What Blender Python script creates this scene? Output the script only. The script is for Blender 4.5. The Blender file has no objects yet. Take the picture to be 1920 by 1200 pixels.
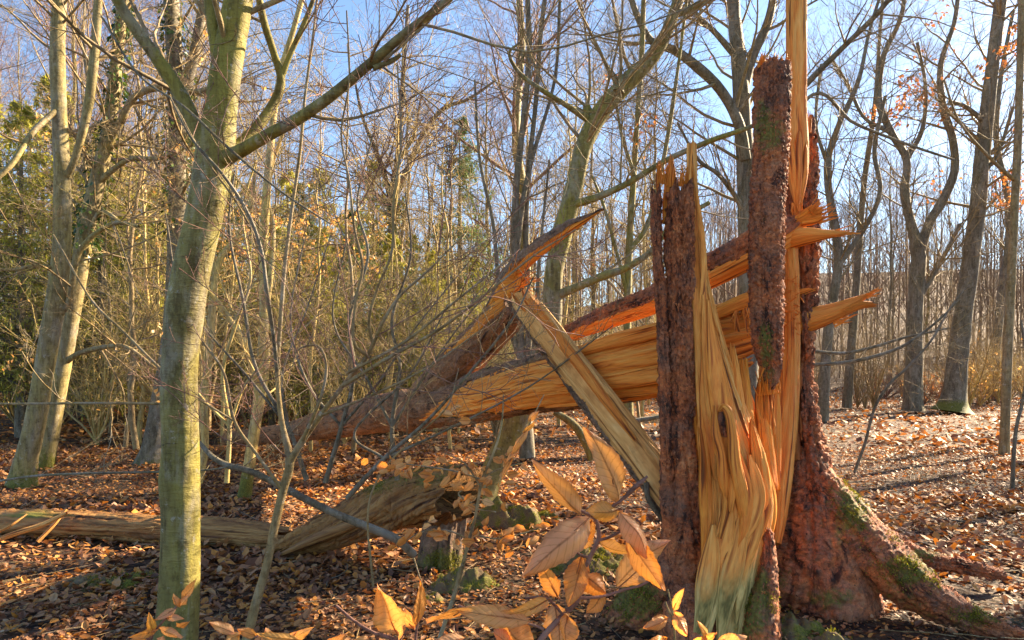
import bpy, math, random
import numpy as np
from mathutils import Vector

# ---------------------------------------------------------------- camera, sky, sun, exposure
S = bpy.context.scene
COL = S.collection
F, HY, H = 1280.0, 690.0, 1.5            # focal length in photo pixels, horizon row, eye height
cam_d = bpy.data.cameras.new('camera')
cam_d.sensor_width = 36.0; cam_d.lens = 24.0
cam_d.shift_y = (HY - 600.0) / 1920.0
cam_d.clip_start = 0.05; cam_d.clip_end = 600.0
cam = bpy.data.objects.new('camera', cam_d); COL.objects.link(cam)
cam.location = (0, 0, H); cam.rotation_euler = (math.radians(90), 0, 0)
S.camera = cam

SUN_AZ, SUN_EL = 58.0, 29.0              # degrees clockwise from the view direction; height
W = bpy.data.worlds.new('World'); S.world = W; W.use_nodes = True
wn = W.node_tree; wn.nodes.clear()
wo = wn.nodes.new('ShaderNodeOutputWorld'); bg = wn.nodes.new('ShaderNodeBackground'); sk = wn.nodes.new('ShaderNodeTexSky')
sk.sky_type = 'NISHITA'; sk.sun_disc = False
sk.sun_elevation = math.radians(SUN_EL); sk.sun_rotation = math.radians(SUN_AZ)
sk.air_density = 1.0; sk.dust_density = 0.4; sk.ozone_density = 3.0
bg.inputs['Strength'].default_value = 0.05
wn.links.new(sk.outputs[0], bg.inputs['Color']); wn.links.new(bg.outputs[0], wo.inputs['Surface'])
az, el = math.radians(SUN_AZ), math.radians(SUN_EL)
sd = Vector((math.sin(az)*math.cos(el), math.cos(az)*math.cos(el), math.sin(el)))
sl = bpy.data.lights.new('sun', 'SUN'); sl.energy = 4.8; sl.angle = math.radians(0.55); sl.color = (1.0, 0.79, 0.53)
so = bpy.data.objects.new('sun', sl); COL.objects.link(so)
so.rotation_euler = sd.to_track_quat('Z', 'Y').to_euler(); so.location = sd*50
S.view_settings.view_transform = 'Standard'; S.view_settings.look = 'None'
S.view_settings.exposure = 2.6; S.view_settings.gamma = 1.0; S.view_settings.use_curve_mapping = False
S.render.engine = 'CYCLES'
S.cycles.max_bounces = 8; S.cycles.diffuse_bounces = 6; S.cycles.glossy_bounces = 2
S.cycles.transmission_bounces = 3; S.cycles.transparent_max_bounces = 4
S.cycles.use_denoising = True
S.cycles.sample_clamp_indirect = 10.0
S.render.film_transparent = False

RNG = np.random.default_rng(7)
A = lambda *a: np.array(a, float)

# ---------------------------------------------------------------- noise
def _h(i, j, k, s):
    i = np.asarray(i, np.int64); j = np.asarray(j, np.int64); k = np.asarray(k, np.int64)
    n = (i*374761393 + j*668265263 + k*2147483647 + s*974634777) & 0xffffffff
    n = ((n ^ (n >> 13))*1274126177) & 0xffffffff
    n = ((n ^ (n >> 16))*2246822519) & 0xffffffff
    return ((n ^ (n >> 15)) & 0xffffff)/float(0xffffff)
def vn(x, y, z=0.0, s=0):                 # smooth value noise in -1..1
    x, y, z = np.broadcast_arrays(np.asarray(x, float), y, z)
    xi, yi, zi = np.floor(x), np.floor(y), np.floor(z)
    u, v, w = x-xi, y-yi, z-zi
    u = u*u*(3-2*u); v = v*v*(3-2*v); w = w*w*(3-2*w)
    r = 0
    for a in (0, 1):
        for b in (0, 1):
            for c in (0, 1):
                r = r + _h(xi+a, yi+b, zi+c, s)*(u if a else 1-u)*(v if b else 1-v)*(w if c else 1-w)
    return r*2-1
def fbm(x, y, z=0.0, s=0, o=4):
    r = 0; a = .5; f = 1
    for i in range(o):
        r = r + a*vn(np.asarray(x)*f, np.asarray(y)*f, np.asarray(z)*f, s+i*17); a *= .5; f *= 2.03
    return r
def worley(x, y, s=0):                    # F1, F2, id of the nearest cell
    x, y = np.broadcast_arrays(np.asarray(x, float), np.asarray(y, float))
    xi, yi = np.floor(x), np.floor(y)
    f1 = np.full(x.shape, 9.); f2 = np.full(x.shape, 9.); idn = np.zeros(x.shape)
    for a in (-1, 0, 1):
        for b in (-1, 0, 1):
            cx, cy = xi+a, yi+b
            px = cx+_h(cx, cy, 0, s); py = cy+_h(cx, cy, 1, s)
            d = np.hypot(px-x, py-y); m = d < f1
            f2 = np.where(m, f1, np.minimum(f2, d)); idn = np.where(m, _h(cx, cy, 2, s), idn); f1 = np.where(m, d, f1)
    return f1, f2, idn

# ---------------------------------------------------------------- ground shape and pixel helper
def gz(x, y):
    x = np.asarray(x, float); y = np.asarray(y, float)
    z = .035*fbm(x*.9, y*.9, 0, 3, 3) + .10*fbm(x*.22, y*.22, 0, 5, 2)*np.clip(y/8, 0, 1)
    r = np.hypot(x, y)
    hill = np.clip((y-34)/95, 0, 1.3)
    side = .55+.45*np.clip(x/(np.abs(y)+1)*2+.1, 0, 1)
    z = z + 17.0*side*hill**1.25*(1+.12*vn(x*.03, y*.03, 0, 8))
    z = z + .07*np.exp(-((x-1.5)**2+(y-4.4)**2)/1.2)
    return z
def P(px, py, Y):
    return A((px-960)/F*Y, Y, H+(HY-py)/F*Y)
def G(px, Y, dz=0.0):
    x = (px-960)/F*Y
    return A(x, Y, float(gz(x, Y))+dz)

# ---------------------------------------------------------------- mesh building
class Geo:
    def __init__(s): s.V = []; s.Q = []; s.T = []; s.UV = []; s.M = []; s.C = []; s.n = 0
    def add(s, V, Q=None, T=None, uv=None, col=None):
        V = np.asarray(V, float).reshape(-1, 3)
        if Q is not None and len(Q): s.Q.append(np.asarray(Q).reshape(-1, 4)+s.n)
        if T is not None and len(T): s.T.append(np.asarray(T).reshape(-1, 3)+s.n)
        s.V.append(V); s.UV.append(np.zeros((len(V), 2)) if uv is None else np.asarray(uv, float).reshape(-1, 2))
        s.C.append(np.zeros(len(V)) if col is None else np.asarray(col, float).reshape(-1))
        s.n += len(V)
    def mesh(s, name, mat, smooth=True, origin=None):
        V = np.concatenate(s.V) if s.V else np.zeros((0, 3))
        if origin is not None: V = V-np.asarray(origin)
        Q = np.concatenate(s.Q) if s.Q else np.zeros((0, 4), int); T = np.concatenate(s.T) if s.T else np.zeros((0, 3), int)
        me = bpy.data.meshes.new(name)
        me.vertices.add(len(V)); me.vertices.foreach_set('co', V.astype(np.float32).ravel())
        L = np.concatenate([Q.ravel(), T.ravel()]).astype(np.int32)
        me.loops.add(len(L)); me.loops.foreach_set('vertex_index', L)
        nq, nt = len(Q), len(T)
        me.polygons.add(nq+nt)
        st = np.concatenate([np.arange(nq)*4, nq*4+np.arange(nt)*3]).astype(np.int32)
        me.polygons.foreach_set('loop_start', st)
        me.update(calc_edges=True)
        me.polygons.foreach_set('use_smooth', np.full(nq+nt, smooth))
        uvl = me.uv_layers.new(name='UVMap'); UV = np.concatenate(s.UV)
        uvl.data.foreach_set('uv', UV[L].astype(np.float32).ravel())
        c = np.concatenate(s.C)
        if np.any(c):
            at = me.attributes.new('mask', 'FLOAT', 'POINT'); at.data.foreach_set('value', c.astype(np.float32))
        if mat: me.materials.append(mat)
        me.validate(); me.update()
        return me
    def obj(s, name, mat, parent=None, smooth=True, kind=None):
        # the mesh is stored relative to its parent's place
        org = np.array(parent_loc(parent)) if parent is not None else None
        o = bpy.data.objects.new(name, s.mesh(name, mat, smooth, org)); COL.objects.link(o)
        if parent is not None: o.parent = parent
        if kind: o['kind'] = kind
        return o
LOC = {}
def parent_loc(p):
    l = A(0, 0, 0)
    while p is not None:
        l = l+np.array(p.location); p = p.parent
    return l
def thing(name, loc, label, cat, group=None):
    o = bpy.data.objects.new(name, None); COL.objects.link(o); o.location = tuple(float(v) for v in loc)
    o.empty_display_size = .1
    o['label'] = label; o['category'] = cat
    if group: o['group'] = group
    return o
def tag(o, label, cat, group=None):
    o['label'] = label; o['category'] = cat
    if group: o['group'] = group
    return o
def struct(o): o['kind'] = 'structure'; return o
def stuff(o): o['kind'] = 'stuff'; return o
def copy_tree(o, loc, rz, sc, label=None, parent=None):
    r = o.copy(); COL.objects.link(r)
    if parent is None: r.location = loc; r.rotation_euler = (0, 0, rz); r.scale = (sc, sc, sc)
    else: r.parent = parent
    if label: r['label'] = label
    for c in list(o.children): copy_tree(c, None, 0, 1, None, r)
    return r

def cat_rom(P_, n):                       # smooth curve through points, n samples
    P_ = np.asarray(P_, float); m = len(P_)
    if m == 2:
        t = np.linspace(0, 1, n)[:, None]; return P_[0]*(1-t)+P_[1]*t
    Q = np.vstack([2*P_[0]-P_[1], P_, 2*P_[-1]-P_[-2]])
    d = np.concatenate([[0], np.cumsum(np.linalg.norm(np.diff(P_[:, :3], axis=0), axis=1))])
    s = np.linspace(0, d[-1], n); i = np.clip(np.searchsorted(d, s, side='right')-1, 0, m-2)
    t = ((s-d[i])/np.maximum(d[i+1]-d[i], 1e-9))[:, None]
    a, b, c, e = Q[i], Q[i+1], Q[i+2], Q[i+3]
    return .5*((2*b)+(-a+c)*t+(2*a-5*b+4*c-e)*t*t+(-a+3*b-3*c+e)*t**3)

def tubes(g, C, R, sides, disp=None, uvs=1.0, tip=True):   # C (M,K,3), R (M,K)
    C = np.asarray(C, float); R = np.asarray(R, float)
    if C.ndim == 2: C = C[None]; R = R[None]
    M, K, _ = C.shape
    T = np.gradient(C, axis=1); T /= np.maximum(np.linalg.norm(T, axis=2, keepdims=True), 1e-9)
    mt = np.abs(T.mean(axis=1)); ref = np.where((mt[:, 2:3] > .75), A(0, 1, 0)[None], A(0, 0, 1)[None])[:, None, :]
    Wv = np.cross(T, np.broadcast_to(ref, T.shape)); Wv /= np.maximum(np.linalg.norm(Wv, axis=2, keepdims=True), 1e-9)
    D = np.cross(Wv, T)
    th = np.arange(sides)/sides*2*np.pi
    ln = np.concatenate([np.zeros((M, 1)), np.cumsum(np.linalg.norm(np.diff(C, axis=1), axis=2), axis=1)], axis=1)
    ct = np.cos(th)[None, None, :, None]; st = np.sin(th)[None, None, :, None]
    RR = R[:, :, None, None]
    if disp is not None: RR = RR+disp(np.broadcast_to(th[None, None], (M, K, sides)), np.broadcast_to(ln[:, :, None], (M, K, sides)), np.broadcast_to(R[:, :, None], (M, K, sides)))[..., None]
    V = C[:, :, None]+RR*(ct*Wv[:, :, None]+st*D[:, :, None])
    U = np.stack([np.broadcast_to(th[None, None]*R.mean(), (M, K, sides)), np.broadcast_to(ln[:, :, None], (M, K, sides))], -1)
    m = np.arange(M)[:, None, None]*K*sides; k = np.arange(K-1)[None, :, None]*sides; j = np.arange(sides)[None, None]; j2 = (j+1) % sides
    Q = np.stack(np.broadcast_arrays(m+k+j, m+k+j2, m+k+sides+j2, m+k+sides+j), -1)
    g.add(V, Q, uv=U)
    return V

def spawn(C, R, n, rng, t=(.2, 1), ln=(.5, .3), ang=(35, 65), K=6, up=.1, wig=.25, rr=.55, tipr=.001, bias=None, lenabs=False):
    M, Kp, _ = C.shape
    idx = np.repeat(np.arange(M), n); N = len(idx)
    tt = rng.uniform(t[0], t[1], N); f = tt*(Kp-1); i = np.minimum(f.astype(int), Kp-2); fr = (f-i)[:, None]
    p = C[idx, i]*(1-fr)+C[idx, i+1]*fr; r = R[idx, i]*(1-fr[:, 0])+R[idx, i+1]*fr[:, 0]
    T = C[idx, i+1]-C[idx, i]; T /= np.maximum(np.linalg.norm(T, axis=1, keepdims=True), 1e-9)
    rv = rng.normal(size=(N, 3))
    if bias is not None: rv = rv+bias
    nrm = rv-(rv*T).sum(1, keepdims=True)*T; nrm /= np.linalg.norm(nrm, axis=1, keepdims=True)
    a = np.radians(rng.uniform(ang[0], ang[1], N))[:, None]
    d = T*np.cos(a)+nrm*np.sin(a)
    if lenabs: L = rng.uniform(ln[0], ln[1], N)
    else:
        PL = np.linalg.norm(np.diff(C, axis=1), axis=2).sum(1)[idx]
        L = PL*(ln[0]+ln[1]*rng.uniform(-1, 1, N))*(1.15-.65*tt)
    st = (L/(K-1))[:, None]
    pts = [p]
    for k in range(K-1):
        d = d+wig*rng.normal(size=(N, 3))*.6; d[:, 2] += up/ (K-1)*2
        d /= np.linalg.norm(d, axis=1, keepdims=True); pts.append(pts[-1]+d*st)
    CC = np.stack(pts, 1)
    r0 = np.minimum(r*rr, L*.03+.002)[:, None]
    RR = r0*(1-np.linspace(0, 1, K)[None]**1.0*.88)+0; RR = np.maximum(RR, tipr)
    return CC, RR

# general shaped piece: bark plates, shards, planks, logs
def sweep(rows, nv=120, nu=48, expo=2.0, disp=None, jag0=0, jag1=0, jf=30, sharp0=0.0, sharp1=0.0, seed=0, roll=None, vis=False, jp=1.0):
    """rows: (px, py, depth Y, half width px, half thickness m). returns grid dict"""
    R_ = np.array(rows, float)
    pts = np.array([P(r[0], r[1], r[2]) for r in R_]); wd = R_[:, 3]*R_[:, 2]/F
    X = np.column_stack([pts, wd, R_[:, 4]])
    Cf = cat_rom(X, 400)
    t = np.linspace(0, 1, 400)
    s = np.concatenate([[0], np.cumsum(np.linalg.norm(np.diff(Cf[:, :3], axis=0), axis=1))]); Lt = s[-1]
    th = np.arange(nu)/nu*2*np.pi
    c, sn = np.cos(th), np.sin(th)
    e = 2.0/expo
    cx = np.sign(c)*np.abs(c)**e; sx = np.sign(sn)*np.abs(sn)**e
    # jagged ends: spiky function of the position across the piece
    def jf_(k):
        q = cx*jf*.5
        sp = np.abs(vn(q*1.0, 3.1*k, 0, seed+k))*.5+.5*(_h(np.floor((cx+1)*jf*.9), k, 5, seed))
        return (sp**jp)
    a = jag0/Lt*jf_(1); b = 1-jag1/Lt*jf_(2)
    tv = np.linspace(0, 1, nv)[:, None]
    te = a[None]+tv*(b-a)[None]
    Z = [np.interp(te, t, Cf[:, k]) for k in range(5)]
    Tn = np.gradient(Cf[:, :3], axis=0); Tn /= np.linalg.norm(Tn, axis=1, keepdims=True)
    Tt = np.stack([np.interp(te, t, Tn[:, k]) for k in range(3)], -1)
    view = A(0, 1, 0)
    Wv = np.cross(np.broadcast_to(view, Tt.shape), Tt); Wv /= np.linalg.norm(Wv, axis=2, keepdims=True)
    D = np.cross(Wv, Tt); D *= np.sign(-D[..., 1:2]+1e-9)           # towards the viewer
    if roll is not None:
        rl = np.radians(roll) if np.isscalar(roll) else np.radians(np.interp(te, np.linspace(0, 1, len(roll)), roll))
        rl = np.broadcast_to(rl, te.shape)[..., None]
        Wv, D = Wv*np.cos(rl)+D*np.sin(rl), D*np.cos(rl)-Wv*np.sin(rl)
    w, d = Z[3], Z[4]
    thin = np.ones_like(te)
    if sharp1: thin = thin*np.clip((1-tv)/sharp1, 0.02, 1)**.6
    if sharp0: thin = thin*np.clip(tv/sharp0, 0.02, 1)**.6
    d = d*thin
    C0 = np.stack(Z[:3], -1)
    CX = np.broadcast_to(cx[None], te.shape); SX = np.broadcast_to(sx[None], te.shape)
    off = Wv*(w*CX)[..., None]+D*(d*SX)[..., None]
    V = C0+off
    nr = Wv*(CX*d)[..., None]+D*(SX*w)[..., None]; nr /= np.maximum(np.linalg.norm(nr, axis=2, keepdims=True), 1e-9)
    rm = float((wd.mean()+R_[:, 4].mean())/2)
    U = np.broadcast_to(th[None]*rm, te.shape); Sm = np.interp(te, t, s)
    TH = np.broadcast_to(th[None], te.shape)
    if disp is not None:
        dd = disp(TH, U, Sm, CX, SX, te)*np.minimum(1, thin*1.2)
        V = V+nr*dd[..., None]
    return dict(V=V, th=TH, u=U, s=Sm, cx=CX, sx=SX, t=te, n=nr)
def put(g, G_, keep=None, cap0=None, cap1=None, mask=None, closed=True):
    V = G_['V']; nv, nu, _ = V.shape
    i = np.arange(nv-1)[:, None]*nu; j = np.arange(nu)[None]; j2 = (j+1) % nu
    Q = np.stack(np.broadcast_arrays(i+j, i+j2, i+nu+j2, i+nu+j), -1).reshape(-1, 4)
    kf = None
    if keep is not None:
        kf = keep.reshape(-1)[Q].sum(1) >= 2
        Q = Q[kf]
        if len(Q):                        # one piece only: drop faces not joined to the main part
            lb = np.arange(nv*nu)
            for _ in range(4000):
                m = lb[Q].min(1); n2 = lb.copy()
                for q in range(4): np.minimum.at(n2, Q[:, q], m)
                n2 = n2[n2]
                if (n2 == lb).all(): break
                lb = n2
            fl = lb[Q[:, 0]]; u_, c_ = np.unique(fl, return_counts=True); Q = Q[fl == u_[c_.argmax()]]
    uv = np.stack([G_['u'], G_['s']], -1).reshape(-1, 2)
    Vf = V.reshape(-1, 3); T = []; mk = None if mask is None else mask.reshape(-1)
    ex = []; exu = []
    for cap, row in ((cap0, 0), (cap1, nv-1)):
        if cap is None: continue
        c = V[row].mean(0)+np.asarray(cap); ci = nv*nu+len(ex); ex.append(c); exu.append((0, 0))
        for q in range(nu):
            T.append((row*nu+q, row*nu+(q+1) % nu, ci))
    if ex:
        Vf = np.vstack([Vf, ex]); uv = np.vstack([uv, exu]); mk = None if mk is None else np.concatenate([mk, np.zeros(len(ex))])
    if keep is not None:
        used = np.unique(np.concatenate([Q.ravel(), np.array(T, int).ravel()])) if len(T) else np.unique(Q)
        mp = np.full(len(Vf), -1); mp[used] = np.arange(len(used))
        Vf = Vf[used]; uv = uv[used]; Q = mp[Q]; T = [tuple(mp[list(x)]) for x in T]; mk = None if mk is None else mk[used]
    g.add(Vf, Q, T, uv, mk)

def d_bark(amp=.008, su=.035, sv=.05, seed=0, big=.01):
    def f(TH, U, Sm, CX, SX, te):
        # periodic in angle: use circle coordinates for the coarse noise
        a = U; wob = .012*vn(np.cos(TH)*4, np.sin(TH)*4, Sm*9, seed)
        f1, f2, idn = worley((a+wob)/su, (Sm+wob)/sv, seed)
        pl = np.clip((f2-f1)*3.0, 0, 1)
        fine = fbm(a*90, Sm*70, 0, seed+2, 2)
        crack = np.clip(1-np.abs(vn(np.cos(TH)*5+Sm*.6, np.sin(TH)*5, Sm*2.2, seed+5))*7, 0, 1)
        g1, g2, gid = worley((a+wob)/(su*2.6), (Sm+wob)/(sv*3.2), seed+21)
        return 1.25*amp*(pl*(.30+1.0*idn)-.4)+amp*1.1*(gid-.5)*np.clip((g2-g1)*5, 0, 1)+amp*.6*fine-amp*1.8*crack+big*vn(np.cos(TH)*1.6, np.sin(TH)*1.6, Sm*2.5, seed+9)
    return f
def d_wood(amp=.008, fu=55, fv=1.6, seed=0, big=.012, swirl=.02):
    def f(TH, U, Sm, CX, SX, te):
        w = swirl*vn(np.cos(TH)*1.5, np.sin(TH)*1.5, Sm*3.0, seed+1)
        q = U+w
        r = 1-np.abs(vn(q*fu, Sm*fv, 0, seed))
        r2 = vn(q*fu*2.3, Sm*fv*1.6, 0, seed+3)
        st = np.floor(3*vn(q*fu*.35, Sm*fv*.5, 0, seed+4))/3
        return amp*(r-.6)+amp*.45*r2+big*st
    return f

# ---------------------------------------------------------------- materials
class MB:
    def __init__(s, name, rough=.8, spec=.3):
        s.m = bpy.data.materials.new(name); s.m.use_nodes = True; s.nt = s.m.node_tree
        s.p = s.nt.nodes['Principled BSDF']; s.out = s.nt.nodes['Material Output']
        s.p.inputs['Roughness'].default_value = rough; s.p.inputs['Specular IOR Level'].default_value = spec
        s.bump_ = None
    def n(s, t, **k):
        x = s.nt.nodes.new(t)
        for a, b in k.items():
            if a.startswith('i_'): x.inputs[a[2:].replace('_', ' ')].default_value = b
            else: setattr(x, a, b)
        return x
    def l(s, a, b): s.nt.links.new(a, b)
    def coord(s, kind='Object', scale=(1, 1, 1)):
        tc = s.n('ShaderNodeTexCoord'); mp = s.n('ShaderNodeMapping'); mp.inputs['Scale'].default_value = scale
        s.l(tc.outputs[kind], mp.inputs['Vector']); return mp.outputs[0]
    def noise(s, vec, scale, detail=4, rough=.6, dist=0.0):
        x = s.n('ShaderNodeTexNoise'); x.inputs['Scale'].default_value = scale; x.inputs['Detail'].default_value = detail
        x.inputs['Roughness'].default_value = rough; x.inputs['Distortion'].default_value = dist
        s.l(vec, x.inputs['Vector']); return x.outputs['Fac']
    def vor(s, vec, scale, feature='F1'):
        x = s.n('ShaderNodeTexVoronoi', feature=feature); x.inputs['Scale'].default_value = scale; s.l(vec, x.inputs['Vector']); return x
    def ramp(s, fac, stops):
        x = s.n('ShaderNodeValToRGB'); cr = x.color_ramp
        while len(cr.elements) < len(stops): cr.elements.new(.5)
        for e, (p, c) in zip(cr.elements, stops):
            e.position = p; e.color = (*c, 1) if len(c) == 3 else c
        s.l(fac, x.inputs[0]); return x.outputs[0]
    def mix(s, f, a, b, mode='MIX'):
        x = s.n('ShaderNodeMix', data_type='RGBA', blend_type=mode)
        for v, i in ((f, 0), (a, 6), (b, 7)):
            if hasattr(v, 'links') or hasattr(v, 'is_output'): s.l(v, x.inputs[i])
            else: x.inputs[i].default_value = v if i == 0 else (*v, 1)
        return x.outputs[2]
    def math(s, op, a, b=0.0, clamp=False):
        x = s.n('ShaderNodeMath', operation=op, use_clamp=clamp)
        for v, i in ((a, 0), (b, 1)):
            if hasattr(v, 'is_output'): s.l(v, x.inputs[i])
            else: x.inputs[i].default_value = v
        return x.outputs[0]
    def attr(s, name='mask'):
        x = s.n('ShaderNodeAttribute'); x.attribute_name = name; return x.outputs['Fac']
    def color(s, c):
        if hasattr(c, 'is_output'): s.l(c, s.p.inputs['Base Color'])
        else: s.p.inputs['Base Color'].default_value = (*c, 1)
        return s
    def bump(s, h, strength=.5, dist=.01):
        b = s.n('ShaderNodeBump'); b.inputs['Strength'].default_value = strength; b.inputs['Distance'].default_value = dist
        s.l(h, b.inputs['Height'])
        if s.bump_: s.l(s.bump_, b.inputs['Normal'])
        s.bump_ = b.outputs[0]; s.l(s.bump_, s.p.inputs['Normal']); return s
    def transl(s, col, f):
        t = s.n('ShaderNodeBsdfTranslucent'); mx = s.n('ShaderNodeMixShader'); mx.inputs[0].default_value = f
        if hasattr(col, 'is_output'): s.l(col, t.inputs[0])
        else: t.inputs[0].default_value = (*col, 1)
        s.l(s.p.outputs[0], mx.inputs[1]); s.l(t.outputs[0], mx.inputs[2]); s.l(mx.outputs[0], s.out.inputs['Surface']); return s
    def rnd(s): return s.n('ShaderNodeNewGeometry').outputs['Random Per Island']
MT = {}
MOSSY = [(.25, (.05, .05, .010)), (.5, (.13, .13, .018)), (.8, (.30, .28, .04))]
def bark(name, cols, mcol=.5, uvs=(1, 1, 1), holes=True, bs=.7, spot=(.55, .29, .15)):
    b = MB(name, .72, .4)
    u = b.coord('UV', uvs); o = b.coord('Object'); us = b.coord('UV', (1, .3, 1)); uh = b.coord('UV', (.55, 1, 1))
    big = b.noise(o, 4, 3); fine = b.noise(o, 85, 5, .75); f2 = b.noise(u, 34, 6, .75, .4); f3 = b.noise(us, 16, 5, .7, .6)
    fac = b.math('ADD', b.math('MULTIPLY', big, .30), b.math('ADD', b.math('MULTIPLY', f2, .42), b.math('MULTIPLY', f3, .28)))
    c = b.ramp(fac, cols)
    c = b.mix(.55, c, b.ramp(fine, [(.32, (.30, .26, .25)), (.52, (1, 1, 1)), (.72, (1.5, 1.35, 1.2))]), 'MULTIPLY')
    gr = b.ramp(f3, [(.36, (.08, .05, .045)), (.46, (1, 1, 1))])
    c = b.mix(.85, c, gr, 'MULTIPLY')
    pl = b.vor(uh, 48); sc = b.n('ShaderNodeSeparateColor'); b.l(pl.outputs['Color'], sc.inputs[0])
    c = b.mix(.4, c, b.ramp(sc.outputs[0], [(0, (.45, .42, .42)), (.5, (1, 1, 1)), (1, (1.5, 1.3, 1.15))]), 'MULTIPLY')
    if holes:
        h = b.vor(u, 60); hm = b.ramp(h.outputs['Distance'], [(.12, (.03, .015, .01)), (.17, (1, 1, 1))])
        hs = b.ramp(b.noise(o, 9, 3), [(.48, (0, 0, 0)), (.55, (1, 1, 1))])
        c = b.mix(hs, c, b.mix(1.0, c, hm, 'MULTIPLY'))
    pale = b.ramp(b.noise(u, 21, 5, .7), [(.60, (0, 0, 0)), (.66, (1, 1, 1))])
    c = b.mix(b.math('MULTIPLY', pale, .55), c, spot)
    grey = b.ramp(b.noise(o, 5, 5, .75), [(.44, (0, 0, 0)), (.58, (1, 1, 1))])
    c = b.mix(b.math('MULTIPLY', grey, .42), c, b.mix(1.0, b.ramp(fine, [(.3, (.08, .05, .035)), (.6, (.30, .20, .14))]), gr, 'MULTIPLY'))
    mo = b.noise(o, 22, 4, .7); mk = b.attr()
    mm = b.ramp(b.math('ADD', b.math('MULTIPLY', mk, .55), b.math('MULTIPLY', mo, 1.1)), [(.72, (0, 0, 0)), (.98, (1, 1, 1))])
    c = b.mix(b.math('MULTIPLY', mm, .85), c, b.ramp(b.noise(o, 60, 4, .7), MOSSY))
    b.color(c); b.bump(f3, 1.0, .02); b.bump(f2, .9, .012); b.bump(fine, .6, .006)
    MT[name] = b.m
bark('spruce_bark', [(.37, (.02, .009, .006)), (.43, (.16, .050, .022)), (.49, (.40, .115, .038)), (.56, (.58, .19, .058)), (.66, (.64, .33, .15))])
bark('grey_bark', [(.34, (.05, .03, .02)), (.45, (.17, .10, .06)), (.55, (.28, .18, .11)), (.7, (.42, .30, .20))], holes=False, spot=(.40, .30, .22))
bark('log_bark', [(.34, (.05, .025, .012)), (.44, (.19, .088, .036)), (.53, (.34, .165, .068)), (.66, (.46, .27, .13))], holes=True, spot=(.42, .26, .16))
def wood(name, cols, crack=.8, sc=1.0, mold=None, spots=False):
    b = MB(name, .62, .3)
    u = b.coord('UV', (1, .035, 1)); u2 = b.coord('UV', (1, .10, 1)); o = b.coord('Object')
    g1 = b.noise(u, 55*sc, 5, .65, .6); g2 = b.noise(u2, 18*sc, 3, .6, 1.2); g3 = b.noise(u, 260*sc, 2, .5)
    f = b.math('ADD', b.math('MULTIPLY', g1, .5), b.math('MULTIPLY', g2, .5))
    c = b.ramp(f, cols)
    c = b.mix(.38, c, b.ramp(g3, [(.3, (.62, .46, .34)), (.6, (1, 1, 1))]), 'MULTIPLY')
    fib = b.noise(b.coord('UV', (1, .012, 1)), 420*sc, 2, .5); c = b.mix(.22, c, b.ramp(fib, [(.35, (.6, .42, .28)), (.6, (1.08, 1.05, 1.0))]), 'MULTIPLY')
    ck = b.ramp(b.noise(u, 30*sc, 4, .55, .5), [(.355, (.06, .018, .006)), (.38, (.50, .30, .16)), (.415, (1, 1, 1))])
    kn = b.ramp(b.noise(u2, 9*sc, 4, .6, 1.5), [(.36, (.62, .38, .2)), (.46, (1, 1, 1))]); c = b.mix(.25, c, kn, 'MULTIPLY')
    c = b.mix(crack, c, ck, 'MULTIPLY')
    if spots:
        sp = b.ramp(b.noise(u2, 38, 4, .7), [(.58, (0, 0, 0)), (.68, (1, 1, 1))])
        c = b.mix(b.math('MULTIPLY', sp, .5), c, (.30, .12, .035))
    if mold:
        mk = b.attr(); mo = b.noise(u2, 16, 5, .7)
        mm = b.ramp(b.math('ADD', mk, b.math('MULTIPLY', b.math('SUBTRACT', mo, .5), 1.1)), [(.35, (0, 0, 0)), (.7, (1, 1, 1))])
        c = b.mix(mm, c, b.ramp(b.noise(u2, 30, 4, .7), mold))
    rv = b.n('ShaderNodeObjectInfo').outputs['Random']; c = b.mix(.8, c, b.ramp(rv, [(0, (.72, .62, .50)), (.3, (1.0, .95, .88)), (.6, (1.0, 1.0, 1.0)), (.8, (1.08, 1.0, .90)), (1, (.90, .74, .58))]), 'MULTIPLY')
    b.color(c); b.bump(g1, 1.0, .016); b.bump(g3, .6, .004)
    MT[name] = b.m
FRESH = [(.35, (.54, .145, .018)), (.43, (.86, .285, .038)), (.52, (.95, .395, .066)), (.64, (.97, .53, .14))]
wood('fresh_wood', FRESH)
wood('pale_wood', [(.35, (.60, .19, .028)), (.43, (.88, .335, .058)), (.52, (.96, .455, .10)), (.64, (.97, .60, .20))],
     mold=[(.36, (.12, .10, .022)), (.46, (.33, .25, .07)), (.58, (.62, .47, .17))])
wood('amber_wood', [(.32, (.45, .12, .012)), (.43, (.76, .25, .025)), (.54, (.90, .37, .045)), (.68, (.93, .50, .11))])
wood('weathered_wood', [(.32, (.34, .15, .04)), (.42, (.64, .33, .095)), (.53, (.84, .50, .17)), (.66, (.92, .65, .28))], spots=True)
wood('rotten_wood', [(.30, (.06, .030, .012)), (.42, (.22, .11, .04)), (.53, (.44, .25, .09)), (.68, (.62, .42, .18))], sc=.8,
     mold=[(.3, (.05, .07, .012)), (.5, (.16, .18, .03)), (.7, (.30, .30, .07))])
wood('bark_wood', [(.32, (.05, .016, .008)), (.44, (.26, .075, .022)), (.55, (.55, .19, .045)), (.70, (.70, .34, .10))], sc=.7)
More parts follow.
